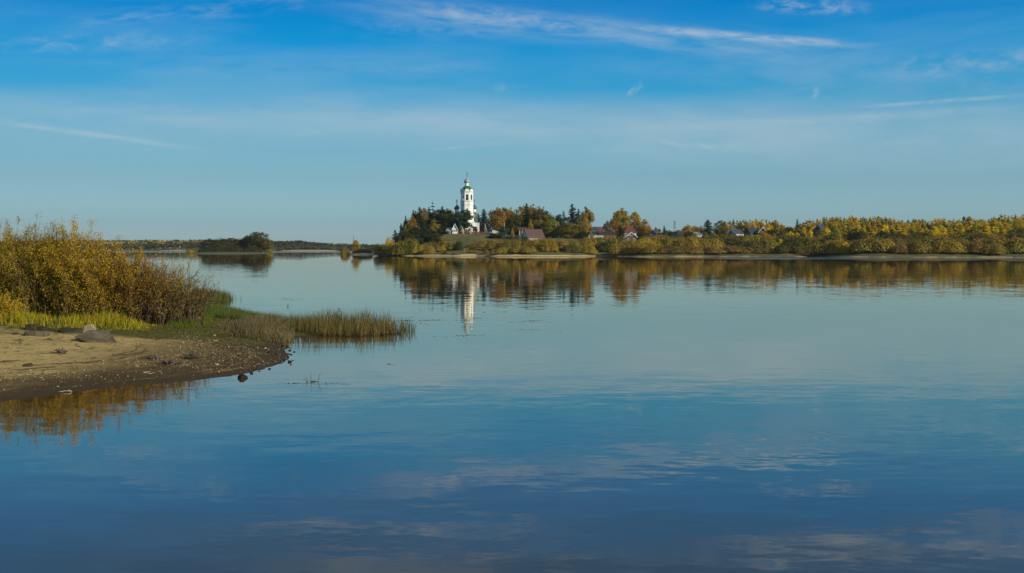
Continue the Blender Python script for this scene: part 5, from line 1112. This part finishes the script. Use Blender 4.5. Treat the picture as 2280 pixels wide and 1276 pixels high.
# ------------------------------------------------------------------ near bank: willows
def near_willow(name, label, px, D, top, half, nst, nl, cols, lean=0.0, bare=0.0, spread=.72, group='willow bushes on the near bank', seed=0, low=.08, leafL=.092):
    """many upright stems with twigs and narrow leaves; half = half width in metres"""
    r = np.random.default_rng(seed+11); x0 = (px-CX)/F*D; z0 = zat(h_near, x0, D); H = HCAM+(HY-top)/F*D-z0
    o = thing(name, label, 'bush', (x0, D, z0-.05), 0, group)
    b = np.stack([r.normal(0, .38*half, nst).clip(-.8*half, .8*half), r.normal(0, .30*half, nst), np.full(nst, -.1)], 1)
    a = r.uniform(0, 2*pi, nst); out = np.sqrt(r.uniform(0, 1, nst))
    tip = np.stack([b[:, 0]*.6+np.cos(a)*out*half*spread*1.5+lean*H*r.uniform(.5, 1.2, nst), b[:, 1]*.6+np.sin(a)*out*half*spread*1.3, H*(1.0-.34*out**2)*r.uniform(.66, 1.0, nst)], 1)
    c1 = b*.6+tip*.4; c1[:, 2] = tip[:, 2]*.55+.1; c1[:, :2] = b[:, :2]*.72+tip[:, :2]*.28
    def bez(t): return (1-t)**2*b[:, None]+2*t*(1-t)*c1[:, None]+t*t*tip[:, None]
    ts = np.linspace(0, 1, 6)[None, :, None]
    P = bez(ts); rad = np.linspace(.022, .004, 6)[None, :]*r.uniform(.7, 1.4, (nst, 1))
    TV, TF = tubes(P, np.repeat(rad, 1, 0), 3)
    # twigs
    q = 9; k = np.repeat(np.arange(nst), q); t = r.uniform(low, .97, nst*q)
    s0 = (1-t)[:, None]**2*b[k]+2*(t*(1-t))[:, None]*c1[k]+(t*t)[:, None]*tip[k]
    tg = unit(2*(1-t)[:, None]*(c1[k]-b[k])+2*t[:, None]*(tip[k]-c1[k]))
    dd = unit(tg*1.0+r.normal(0, .42, (nst*q, 3))+np.array([0, 0, .25])); ln = r.uniform(.35, 1.15, nst*q)*(1.15-.75*t)*min(1.3, H/4.5)
    s1 = s0+dd*ln[:, None]*.55+np.array([0, 0, .02]); s2 = s0+dd*ln[:, None]+np.stack([r.normal(0, .06, nst*q), r.normal(0, .06, nst*q), r.normal(.03, .05, nst*q)], 1)
    V2, F2 = tubes(np.stack([s0, s1, s2], 1), np.stack([np.full(nst*q, .008), np.full(nst*q, .006), np.full(nst*q, .003)], 1), 3)
    me = np_mesh('stems', np.concatenate([TV, V2]), np.concatenate([TF, F2+len(TV)]), M['twig']); st = link('stems', me, o)
    # leaves along the twigs
    j = r.integers(0, nst*q, nl); u = r.uniform(.1, 1.05, nl)
    p = np.where(u[:, None] < .55, s0[j]+(s1[j]-s0[j])*(u/.55)[:, None], s1[j]+(s2[j]-s1[j])*((u-.55)/.45)[:, None])+r.normal(0, .10, (nl, 3))
    keep = (r.random(nl) > bare*(.6+.4*r.random(nl))) & (p[:, 2] > H*.07)
    p = p[keep]; j = j[keep]; nl = len(p)
    g = unit(dd[j]*.7+r.normal(0, .6, (nl, 3))+np.array([0, 0, -.25])); nr = unit(r.normal(0, 1, (nl, 3))+np.array([.5, -.5, .55]))
    V, Fq = leaf_quads(p, nr, g, leafL*r.uniform(.6, 1.3, nl), leafL*.40*r.uniform(.7, 1.2, nl))
    ci = r.choice(len(cols), nl, p=np.array([c[3] for c in cols])/sum(c[3] for c in cols)); base = np.array([c[:3] for c in cols])[ci]
    stem_tone = r.uniform(.82, 1.18, (nst, 1))[k[j]]
    fo = link('foliage', np_mesh('foliage', V, Fq, M['leaf'], tint=base*stem_tone*r.uniform(.7, 1.3, (nl, 1))), o)
    fo.color = (1, 1, 1, 1)
    return o
LG, LO, LB, LY, LR = (.46, .305, .022), (.31, .25, .028), (.22, .13, .026), (.54, .36, .02), (.25, .125, .028)
near_willow('willow_bush', 'tall golden willow bush cut by the left edge', -8, 66, 482, 2.1, 130, 36000, [(*LG, 3), (*LB, 3), (*LO, 2)], seed=1)
near_willow('willow_bush', 'tallest olive gold willow bush with dark shaded stems', 78, 65, 468, 2.2, 150, 40000, [(*LG, 3), (*LO, 4), (*LB, 2)], seed=2)
near_willow('willow_bush', 'bright golden willow bush right of the tallest one', 168, 64, 482, 2.0, 140, 40000, [(*LG, 5), (*LY, 1), (*LO, 1), (*LB, 1)], seed=3)
near_willow('willow_bush', 'golden brown willow bush sloping down towards the river', 246, 64, 516, 1.8, 130, 32000, [(*LG, 4), (*LY, 1), (*LB, 2), (*LR, 1)], seed=4, lean=.04)
near_willow('willow_bush', 'rusty brown willow bush with many bare twigs', 315, 64, 552, 1.6, 120, 20000, [(*LR, 4), (*LB, 3), (*LG, 2)], seed=5, lean=.08, bare=.25)
near_willow('willow_bush', 'sparse bare willow leaning right over the water', 374, 64, 570, 2.0, 120, 6500, [(*LR, 1), (*LG, 2), (*LO, 2)], seed=6, lean=.20, bare=.2, spread=.5)
near_willow('willow_bush', 'low outermost bare willow twigs spreading towards the reeds', 408, 64, 606, 1.3, 80, 1800, [(*LR, 1), (*LG, 1), (*LO, 2)], seed=16, lean=.36, bare=.2, spread=.55)
near_willow('willow_bush', 'low yellow leaved willow at the left edge behind the grass', 6, 60, 646, .8, 40, 3200, [(*LY, 5), (*LG, 3)], seed=7, low=.06, spread=.85)
near_willow('willow_bush', 'dark brown twiggy willow behind the golden bushes', 130, 70, 545, 3.2, 90, 20000, [(*LB, 4), (*LO, 2), (*LR, 1)], seed=8)
near_willow('willow_bush', 'brown twiggy willow behind the rusty bush', 285, 69, 580, 2.6, 90, 14000, [(*LB, 4), (*LR, 3)], seed=9, bare=.1)

# ------------------------------------------------------------------ grasses
def inpoly(poly, n, r):
    P = np.array(poly); lo, hi = P.min(0), P.max(0); out = []
    while sum(map(len, out)) < n:
        q = r.uniform(lo, hi, (n*2, 2)); out.append(q[sdist(q, P) > 0])
    return np.concatenate(out)[:n]
def blades(name, label, cat, xy, zf, hgt, wid, cols, r, bend=.25, kind='stuff', sunk=.03):
    n = len(xy); z = zf(xy[:, 0], xy[:, 1]) if callable(zf) else np.full(n, zf)
    h = hgt*r.uniform(.5, 1.15, n) if np.isscalar(hgt) else hgt
    a = r.uniform(0, 2*pi, n); s = np.stack([np.cos(a), np.sin(a), np.zeros(n)], 1); ld = r.normal(0, bend, (n, 3)); ld[:, 2] = 0
    b = np.stack([xy[:, 0], xy[:, 1], z-sunk], 1); w = wid*r.uniform(.6, 1.3, n)[:, None]
    m_ = b+np.stack([np.zeros(n), np.zeros(n), h*.55], 1)+ld*h[:, None]*.3; t = b+np.stack([np.zeros(n), np.zeros(n), h*(1-.25*np.abs(ld[:, 0]))], 1)+ld*h[:, None]*.95
    V = np.stack([b-s*w/2, b+s*w/2, m_+s*w*.38, m_-s*w*.38, t], 1).reshape(-1, 3); i = np.arange(n)*5
    ci = r.choice(len(cols), n, p=np.array([c[3] for c in cols])/sum(c[3] for c in cols)); T = np.array([c[:3] for c in cols])[ci]*r.uniform(.65, 1.3, (n, 1))
    me = np_mesh(name, V, [np.stack([i, i+1, i+2, i+3], 1), np.stack([i+3, i+2, i+4], 1)], M['blade'], tint=np.concatenate([T, T]))
    o = link(name, me); tag(o, label, cat, None, kind); return o
hn = lambda x, y: h_near(x, y)[0]
r = np.random.default_rng(21)
strip = [hit(h_near, *p)[:2] for p in [(-300, 724), (0, 727), (90, 731), (180, 733), (250, 737), (330, 738), (378, 724), (385, 694), (300, 686), (0, 680), (-300, 678)]]
xy = inpoly(strip, 36000, r)
cl = vnoise(xy[:, 0]*.9, xy[:, 1]*.7); keep = r.random(len(xy)) < -.05+1.3*cl; xy = xy[keep]; cl = cl[keep]
edge = np.clip(sdist(xy, strip)/2.0, .25, 1)
hh = (.22+.80*vnoise(xy[:, 0]*.9+4, xy[:, 1]*.6)**1.5)*r.uniform(.45, 1.3, len(xy))*edge
blades('grass', 'tall yellow-green grass in front of the willows', 'grass', xy, hn, hh, .030, [(.38, .33, .022, 4), (.46, .32, .022, 3), (.19, .23, .022, 3), (.26, .20, .04, 1)], r, .28)
pg = [hit(h_near, *p)[:2] for p in [(372, 730), (420, 732), (470, 722), (482, 700), (430, 694), (376, 700)]]
xy = inpoly(pg, 7000, r)
blades('grass', 'fresh green grass patch right of the yellow grass', 'grass', xy, hn, .42*(.35+vnoise(xy[:, 0]*1.2, xy[:, 1]))*r.uniform(.5, 1.3, len(xy)), .022, [(.11, .15, .02, 4), (.17, .18, .022, 2), (.07, .10, .02, 2)], r, .25)
tf_ = [hit(h_near, *p)[:2] for p in [(120, 728), (250, 742), (330, 744), (420, 748), (500, 752), (560, 756), (600, 740), (540, 706), (470, 706), (370, 714), (330, 722), (100, 720)]]
xy = inpoly(tf_, 16000, r); keep = r.random(len(xy)) < vnoise(xy[:, 0]*.8, xy[:, 1]*.8)*1.6-.25; xy = xy[keep]
blades('grass', 'short trampled turf between the sand and the tall grass', 'grass', xy, hn, .13, .03, [(.12, .11, .03, 4), (.17, .14, .05, 3), (.10, .13, .025, 2)], r, .7)
dry = [hit(h_near, *p)[:2] for p in [(470, 738), (520, 750), (580, 759), (615, 764), (650, 760), (658, 745), (650, 730), (610, 716), (560, 705), (480, 702)]]
xy = inpoly(dry, 12000, r); keep = r.random(len(xy)) < .08+.85*sstep(-16.5, -13.2, xy[:, 0])+.25*vnoise(xy[:, 0], xy[:, 1]); xy = xy[keep]
hh = (.20+.62*sstep(-17, -12.6, xy[:, 0]))*r.uniform(.35, 1.25, len(xy))*(.45+.9*vnoise(xy[:, 0]*1.1+3, xy[:, 1]*.5))*np.clip(.5+sdist(xy, dry)/2, .4, 1)
blades('sedge', 'dry straw brown sedge at the spit neck', 'sedge', xy, lambda a, b: np.maximum(hn(a, b), 0), hh, .020, [(.23, .185, .10, 4), (.16, .125, .065, 3), (.11, .10, .035, 2), (.32, .26, .14, 1)], r, .55)
rim = [hit(h_near, *p)[:2] for p in [(430, 704), (520, 712), (600, 724), (655, 738), (652, 726), (600, 712), (545, 700), (495, 689), (440, 684)]]
xy = inpoly(rim, 9000, r)
blades('sedge', 'green sedge fringe along the back of the spit neck', 'sedge', xy, lambda a, b: np.maximum(hn(a, b), 0), .52, .020, [(.075, .13, .03, 4), (.12, .14, .035, 3), (.19, .16, .06, 1)], r, .3)
bed_ = [W(*p) for p in [(640, 742), (700, 749), (780, 750.5), (850, 748), (893, 744), (893, 733), (840, 720), (720, 716), (640, 724)]]
xy = inpoly(bed_, 8500, r); df = sdist(xy, bed_); keep = r.random(len(xy)) < np.clip(.35+.5*vnoise(xy[:, 0]*1.3, xy[:, 1]*.6)+.3*(xy[:, 1] < 66), 0, 1)*np.clip(df/.6, .25, 1); xy = xy[keep]
hh = 1.28*r.uniform(.35, 1.12, len(xy))*(.7+.5*vnoise(xy[:, 0]*1.6, xy[:, 1]*.8+9))
blades('reeds', 'olive reed bed standing in the water off the spit', 'reeds', xy, 0.0, hh, .022, [(.17, .135, .040, 5), (.24, .185, .075, 3), (.10, .105, .035, 2), (.06, .05, .024, 2)], r, .13, sunk=.3)
lk = [W(*p) for p in [(585, 722), (650, 732), (720, 728), (720, 717), (690, 712), (600, 706)]]
xy = inpoly(lk, 3200, r); keep = r.random(len(xy)) < .2+.9*vnoise(xy[:, 0]*1.1, xy[:, 1]*.8); xy = xy[keep]
blades('sedge', 'low green sedge strip joining the spit neck and the reed bed', 'sedge', xy, lambda a, b: np.maximum(hn(a, b), 0), .62, .020, [(.085, .12, .032, 4), (.17, .145, .05, 3), (.22, .18, .09, 1)], r, .3, sunk=.2)
fr_ = [W(*p) for p in [(640, 742), (700, 749), (780, 750.5), (850, 748), (893, 744), (893, 741), (850, 744), (780, 746.5), (700, 745), (640, 738)]]
xy = inpoly(fr_, 2600, r)
blades('reeds', 'dark reed stubble at the foot of the reed bed', 'reeds', xy, 0.0, .32, .03, [(.035, .028, .016, 3), (.07, .055, .025, 2)], r, .35, sunk=.2)
tl = [W(*p) for p in [(888, 746), (905, 745), (918, 741), (918, 734), (890, 730)]]
xy = inpoly(tl, 150, r); ctr = inpoly(tl, 9, r); xy = ctr[r.integers(0, 9, 150)]+r.normal(0, .10, (150, 2)); xy = np.concatenate([xy, inpoly([W(*p) for p in [(915, 745), (932, 742), (932, 730), (915, 730)]], 7, r)])
blades('reeds', 'scattered reed tufts at the right end of the reed bed', 'reeds', xy, 0.0, 1.05, .022, [(.10, .11, .04, 3), (.15, .13, .05, 2)], r, .16, sunk=.3)
tip_ = [W(*p) for p in [(430, 671), (480, 674), (507, 670), (517, 666), (500, 662), (430, 655)]]
xy = inpoly(tip_, 3600, r)
blades('reeds', 'green reeds at the water behind the leaning willow', 'reeds', xy, lambda a, b: np.maximum(hn(a, b), 0), 1.05, .03, [(.085, .12, .035, 4), (.15, .14, .05, 3)], r, .16, sunk=.3)
xy = inpoly([W(*p) for p in [(500, 672), (530, 670), (545, 665), (505, 661)]], 60, r)
blades('reeds', 'thin scattered reed stems beyond the green reeds', 'reeds', xy, 0.0, .9, .022, [(.09, .10, .04, 1)], r, .14, sunk=.3)

# floating weed flecks
pts = []
for (x0, x1, y0, y1, n) in ((880, 1062, 706, 716, 230), (1128, 1225, 713, 719, 110), (626, 672, 664, 669, 60), (960, 1090, 746, 752, 60), (1150, 1260, 733, 738, 40), (600, 780, 850, 858, 50), (905, 960, 712, 724, 60), (855, 880, 810, 813, 14)):
    q0 = r.uniform(y0, y1, 9); q1 = r.uniform(x0, x1, 9)
    for _ in range(n): k_ = r.integers(9); pts.append(W(q1[k_]+r.normal(0, (x1-x0)*.09), q0[k_]+r.normal(0, .22)))
xy = np.array(pts); n = len(xy); p = np.stack([xy[:, 0], xy[:, 1], r.uniform(.004, .010, n)], 1)
V, Fq = leaf_quads(p, unit(np.array([0, -.1, 1.0])+r.normal(0, .12, (n, 3))), rdir(n), r.uniform(.05, .16, n), r.uniform(.02, .06, n))
o = link('floating_weed', np_mesh('floating_weed', V, Fq, M['blade'], tint=np.tile([[.05, .05, .03]], (n, 1))*r.uniform(.5, 1.4, (n, 1)))); tag(o, 'flecks of dark weed floating on the calm water', 'water weed', None, 'stuff')
for i, (px, py) in enumerate(((755, 690), (641, 683))):
    x, y = W(px, py); q = MB()
    for k in range(6): a = k*1.05; q.tube([(0, 0, -.1), (cos(a)*.08, sin(a)*.08, .16), (cos(a)*.26, sin(a)*.2, .22+.05*(k % 2))], [.012, .010, .004], 4)
    q.lathe([(.05, .14), (.07, .22), (.02, .30)], 6); o = q.build('water_plant', M['twig'], None, loc=(x, y, 0)); o.scale = (.55, .55, .5); tag(o, ('small dark water plant behind the reed bed', 'small dark water plant behind the green sedge fringe')[i], 'water plant')

# ------------------------------------------------------------------ stones, driftwood, pebbles
import bmesh
def rocky(pts, sub=2, amp=.03, seed=0):
    """convex lump from points, cut finer and roughened"""
    bm = bmesh.new()
    for p in pts: bm.verts.new(p)
    bmesh.ops.convex_hull(bm, input=bm.verts); bmesh.ops.delete(bm, geom=[v for v in bm.verts if not v.link_faces], context='VERTS')
    bmesh.ops.bevel(bm, geom=list(bm.edges), offset=amp*.9, segments=1, affect='EDGES', profile=.6)
    bmesh.ops.triangulate(bm, faces=bm.faces)
    bmesh.ops.subdivide_edges(bm, edges=list(bm.edges), cuts=sub, use_grid_fill=True)
    bm.normal_update()
    for v in bm.verts:
        k = 6.0; f = float(fbm([v.co.x*k+seed*3.7+v.co.z*4], [v.co.y*k+v.co.z*5+seed], 3)[0])-.44
        v.co += v.normal*f*amp*2.2
    return bm
def rock(name, label, px, py, pts, m, amp=.03, seed=0, group=None, cat='stone'):
    x, y, z = hit(h_near, px, py); bm = rocky(pts, 3, amp, seed); me = bpy.data.meshes.new(name); bm.to_mesh(me); bm.free(); me.materials.append(M[m])
    o = link(name, me, None, (x, y, z)); tag(o, label, cat, group); return o
top_ = [(-.87, 0, .24), (-.62, .4, .38), (-.47, .85, .46), (.22, 1.1, .47), (.90, .25, -.02), (-.24, -.3, .03)]
low_ = [(-.66, .22, .02), (-.45, .6, .16), (-.30, 1.0, .2), (.25, 1.2, .2), (.85, .3, -.2), (-.14, -.12, -.18)]
rock('concrete_slab', 'large tilted grey slab lying on the sand, biggest of the stones', 210, 762, top_+low_, 'slab', .012, 1, None, 'slab')
def blockpts(w_, d_, h_, sk=.1, s=0):
    q = np.random.default_rng(s); return [(x*w_/2+q.uniform(-sk, sk)*w_*.5, y*d_/2+q.uniform(-sk, sk)*d_, (h_ if z else -.12)+q.uniform(-sk, sk)*h_) for x in (-1, 1) for y in (-1, 1) for z in (0, 1)]
rock('boulder', 'pale rounded boulder behind the big tilted slab', 196, 742, [(-.28, .0, -.1), (.28, .1, -.1), (.3, .5, -.1), (-.28, .5, -.1), (-.24, .1, .30), (-.12, .15, .40), (.14, .2, .41), (.26, .25, .24), (.1, .45, .38), (-.2, .45, .3)], 'pale_rock', .03, 2)
rock('stone_block', 'long dark flat stone left of the tilted slab', 152, 741, [(-.56, .2, -.1), (-.54, .05, .14), (-.48, .3, .24), (.05, .35, .22), (.62, .3, .18), (.62, .0, .12), (.5, -.1, -.1), (.6, .4, -.1), (-.2, -.05, .05)], 'dark_rock', .025, 3)
rock('stone_block', 'dark jagged stone at the top left of the sand', 71, 735, blockpts(.46, .4, .29, .16, 5), 'dark_rock', .03, 4)
rock('stone_block', 'dark sloping stone right of the jagged one', 101, 738, [(-.42, 0, -.1), (-.40, .1, .22), (-.3, .3, .26), (.05, .2, .16), (.42, .15, .05), (.45, .2, -.1), (.3, -.05, -.1), (-.1, -.05, .08)], 'dark_rock', .03, 5)
rock('stone_block', 'flat topped block in front of the dark jagged stone', 84, 747, blockpts(.92, .5, .20, .07, 7), 'slab', .025, 6)
rock('stone', 'small dark stone left of the flat topped block', 34, 745, blockpts(.26, .2, .08, .2, 8), 'dark_rock', .02, 7)
rock('stone', 'small pale stone between the flat block and a small dark stone', 54, 746, blockpts(.24, .2, .07, .2, 9), 'pale_rock', .02, 8)
rock('stone', 'single dark stone lying on the open sand', 62, 815, blockpts(.26, .2, .08, .2, 10), 'dark_rock', .02, 9)
rock('stone', 'black wet stone standing in the water off the bank', 538, 842, [(-.12, 0, -.2), (.12, 0, -.2), (0, .15, -.2), (-.15, .03, .06), (.13, .03, .05), (-.07, .05, .14), (.05, .08, .15), (0, -.1, .05), (.22, .05, .04)], 'wet_stone', .015, 10)
rs = np.random.default_rng(5)
proto_s = [rocky(blockpts(.22, .18, .10, .25, 20+k), 1, .02, k) for k in range(3)]; pm = []
for k, bm in enumerate(proto_s): me = bpy.data.meshes.new('stone'); bm.to_mesh(me); bm.free(); me.materials.append(M['wet_stone']); pm.append(me)
for i, (px, py) in enumerate(((645, 781), (648, 790), (641, 797), (652, 803), (645, 806), (636, 776), (630, 771), (640, 772), (632, 803), (646, 775), (655, 784), (648, 812), (615, 790), (598, 786), (620, 775), (577, 827), (560, 832), (600, 822))):
    x, y, z = hit(h_near, px, py); o = link('stone', pm[i % 3], None, (x, y, max(z, -.03)), rs.uniform(0, 6)); o.scale = (rs.uniform(.25, .6),)*3
    tag(o, 'small wet dark stone at the waterline round the tip of the spit', 'stone', 'wet stones at the tip of the spit')
# driftwood and brush
def tangle(name, label, px, py, n, rad, hgt, m, seed, thick=.02, flat=1.0, cat='driftwood'):
    q = np.random.default_rng(seed); x, y, z = hit(h_near, px, py); P, R = [], []
    for _ in range(n):
        a = q.uniform(0, 6.28); b = np.array([q.normal(0, rad*.35), q.normal(0, rad*.3), q.uniform(-.03, hgt*.3)]); e = b+np.array([cos(a)*rad*q.uniform(.4, 1), sin(a)*rad*q.uniform(.4, 1)*flat, hgt*q.uniform(.1, 1)])
        mid = (b+e)/2+q.normal(0, rad*.12, 3); P.append([b, mid, e]); t = thick*q.uniform(.6, 1.4); R.append([t, t*.8, t*.35])
    V, Fq = tubes(np.array(P), np.array(R), 5); o = link(name, np_mesh(name, V, Fq, M[m]), None, (x, y, z)); tag(o, label, cat); return o
tangle('brush_pile', 'dark tangle of dry twigs lying on the pebbles', 428, 800, 70, .42, .36, 'drift', 1, .010, cat='brush')
tangle('driftwood', 'gnarled dark driftwood root on the mud below the twig tangle', 374, 811, 16, .36, .20, 'drift', 2, .045)
tangle('driftwood', 'smaller dark driftwood piece left of the gnarled root', 344, 800, 12, .26, .16, 'drift', 3, .035)
tangle('driftwood', 'dark root lump on the open sand below the slab', 137, 787, 14, .26, .16, 'drift', 4, .03)
tangle('driftwood', 'dark twigs at the upper edge of the sand', 108, 757, 8, .40, .05, 'drift', 6, .014)
tangle('driftwood', 'bleached bark piece among the pebbles near the dry sedge', 483, 759, 5, .22, .08, 'pale_drift', 7, .035)
tangle('driftwood', 'bleached twig lying on the mud near the tip', 585, 811, 4, .22, .04, 'pale_drift', 8, .018)
tangle('driftwood', 'pale flat driftwood on the damp mud by the water', 315, 832, 6, .3, .05, 'pale_drift', 9, .02)
x, y, z = hit(h_near, 145, 873); q = MB(); q.tube([(-.2, 0, .0), (0, .02, .035), (.12, .0, .03)], [.018, .02, .012], 6); q.tube([(.02, .05, -.05), (.10, .05, .05), (.18, .08, .0)], [.02, .03, .015], 6); o = q.build('stick', M['pale_drift'], None, loc=(x, y, max(z, 0))); tag(o, 'pale short stick at the waterline on the left', 'stick')
x, y = W(697, 850); q = MB()
q.tube([(-.22, 0, -.02), (0, .02, .015), (.24, 0, -.01)], [.012, .014, .010], 5)
for xa, dx, h in ((-.17, -.09, .16), (-.06, -.02, .34), (.17, .09, .32), (-.20, -.16, .10), (.05, .0, .07)): q.tube([(xa, 0, 0), (xa+dx*.4, .01, h*.55), (xa+dx, .02, h)], [.010, .008, .003], 5)
o = q.build('dead_branch', M['twig'], None, loc=(x, y, 0)); tag(o, 'dead branch with upright twigs poking out of the water', 'branch')
# pebbles, shells and crumbs of bark
cent = []
for (px, py, sx_, sy_, n) in ((440, 765, 45, 16, 900), (420, 785, 60, 14, 450), (545, 790, 40, 15, 420), (300, 808, 55, 5, 520), (390, 812, 60, 7, 260), (110, 836, 75, 8, 620), (20, 842, 40, 10, 320), (450, 818, 60, 5, 220), (60, 800, 120, 25, 250), (250, 790, 140, 30, 420), (330, 835, 120, 12, 160), (520, 815, 60, 10, 150), (180, 860, 80, 8, 70), (575, 800, 40, 20, 300)):
    q = np.stack([r.normal(px, sx_, 2*n), r.normal(py, sy_, 2*n)], 1)
    cent.append(q[:int(n*(1.6 if 350 < px < 580 and py < 800 else .6))])
q = np.concatenate(cent); q = q[(q[:, 1] > 738)]
z = np.full(len(q), .3)
for _ in range(25): D = (HCAM-z)*F/(q[:, 1]-HY); X = (q[:, 0]-CX)/F*D; z = .5*z+.5*np.maximum(h_near(X, D)[0], 0)
hh, d = h_near(X, D); ok = (d > .25) & (X > -40); X, D, hh = X[ok], D[ok], hh[ok]; n = len(X)
oc = np.array([(1, 0, 0), (0, 1, 0), (-1, 0, 0), (0, -1, 0), (0, 0, 1), (0, 0, -.6)], float); of = np.array([(0, 1, 4), (1, 2, 4), (2, 3, 4), (3, 0, 4), (1, 0, 5), (2, 1, 5), (3, 2, 5), (0, 3, 5)])
sz = np.exp(r.normal(-3.85, .42, n)); a = r.uniform(0, 6.28, n); V = oc[None]*np.stack([sz, sz*r.uniform(.5, 1, n), sz*r.uniform(.3, .8, n)], 1)[:, None, :]*r.uniform(.8, 1.2, (n, 6, 1))
ca, sa = np.cos(a)[:, None], np.sin(a)[:, None]; V = np.stack([V[..., 0]*ca-V[..., 1]*sa+X[:, None], V[..., 0]*sa+V[..., 1]*ca+D[:, None], V[..., 2]+hh[:, None]+sz[:, None]*.25], -1)
Fq = (of[None]+np.arange(n)[:, None, None]*6).reshape(-1, 3)
pc = np.array([(.34, .28, .155), (.25, .19, .10), (.16, .125, .07), (.08, .06, .038), (.45, .40, .27)])[r.choice(5, n, p=[.25, .25, .2, .2, .1])]*r.uniform(.7, 1.2, (n, 1))
o = link('pebbles', np_mesh('pebbles', V.reshape(-1, 3), Fq, M['pebble'], tint=np.repeat(pc, 8, 0))); tag(o, 'scatter of pale pebbles, shells and bark crumbs on the sand', 'pebbles', None, 'stuff')

# ------------------------------------------------------------------ thin autumn haze
hm = bpy.data.materials.new('haze_air'); hm.use_nodes = True; ht = hm.node_tree; ht.nodes.remove(ht.nodes['Principled BSDF'])
pv = ht.nodes.new('ShaderNodeVolumePrincipled'); pv.inputs['Density'].default_value = .00004; pv.inputs['Color'].default_value = (.80, .88, .95, 1)
ht.links.new(pv.outputs[0], ht.nodes['Material Output'].inputs['Volume'])
hz = MB().box(-5010, 3010, -210, 4210, -4, 52).build('haze', hm); tag(hz, 'thin pale air haze over the river', None, None, 'stuff')
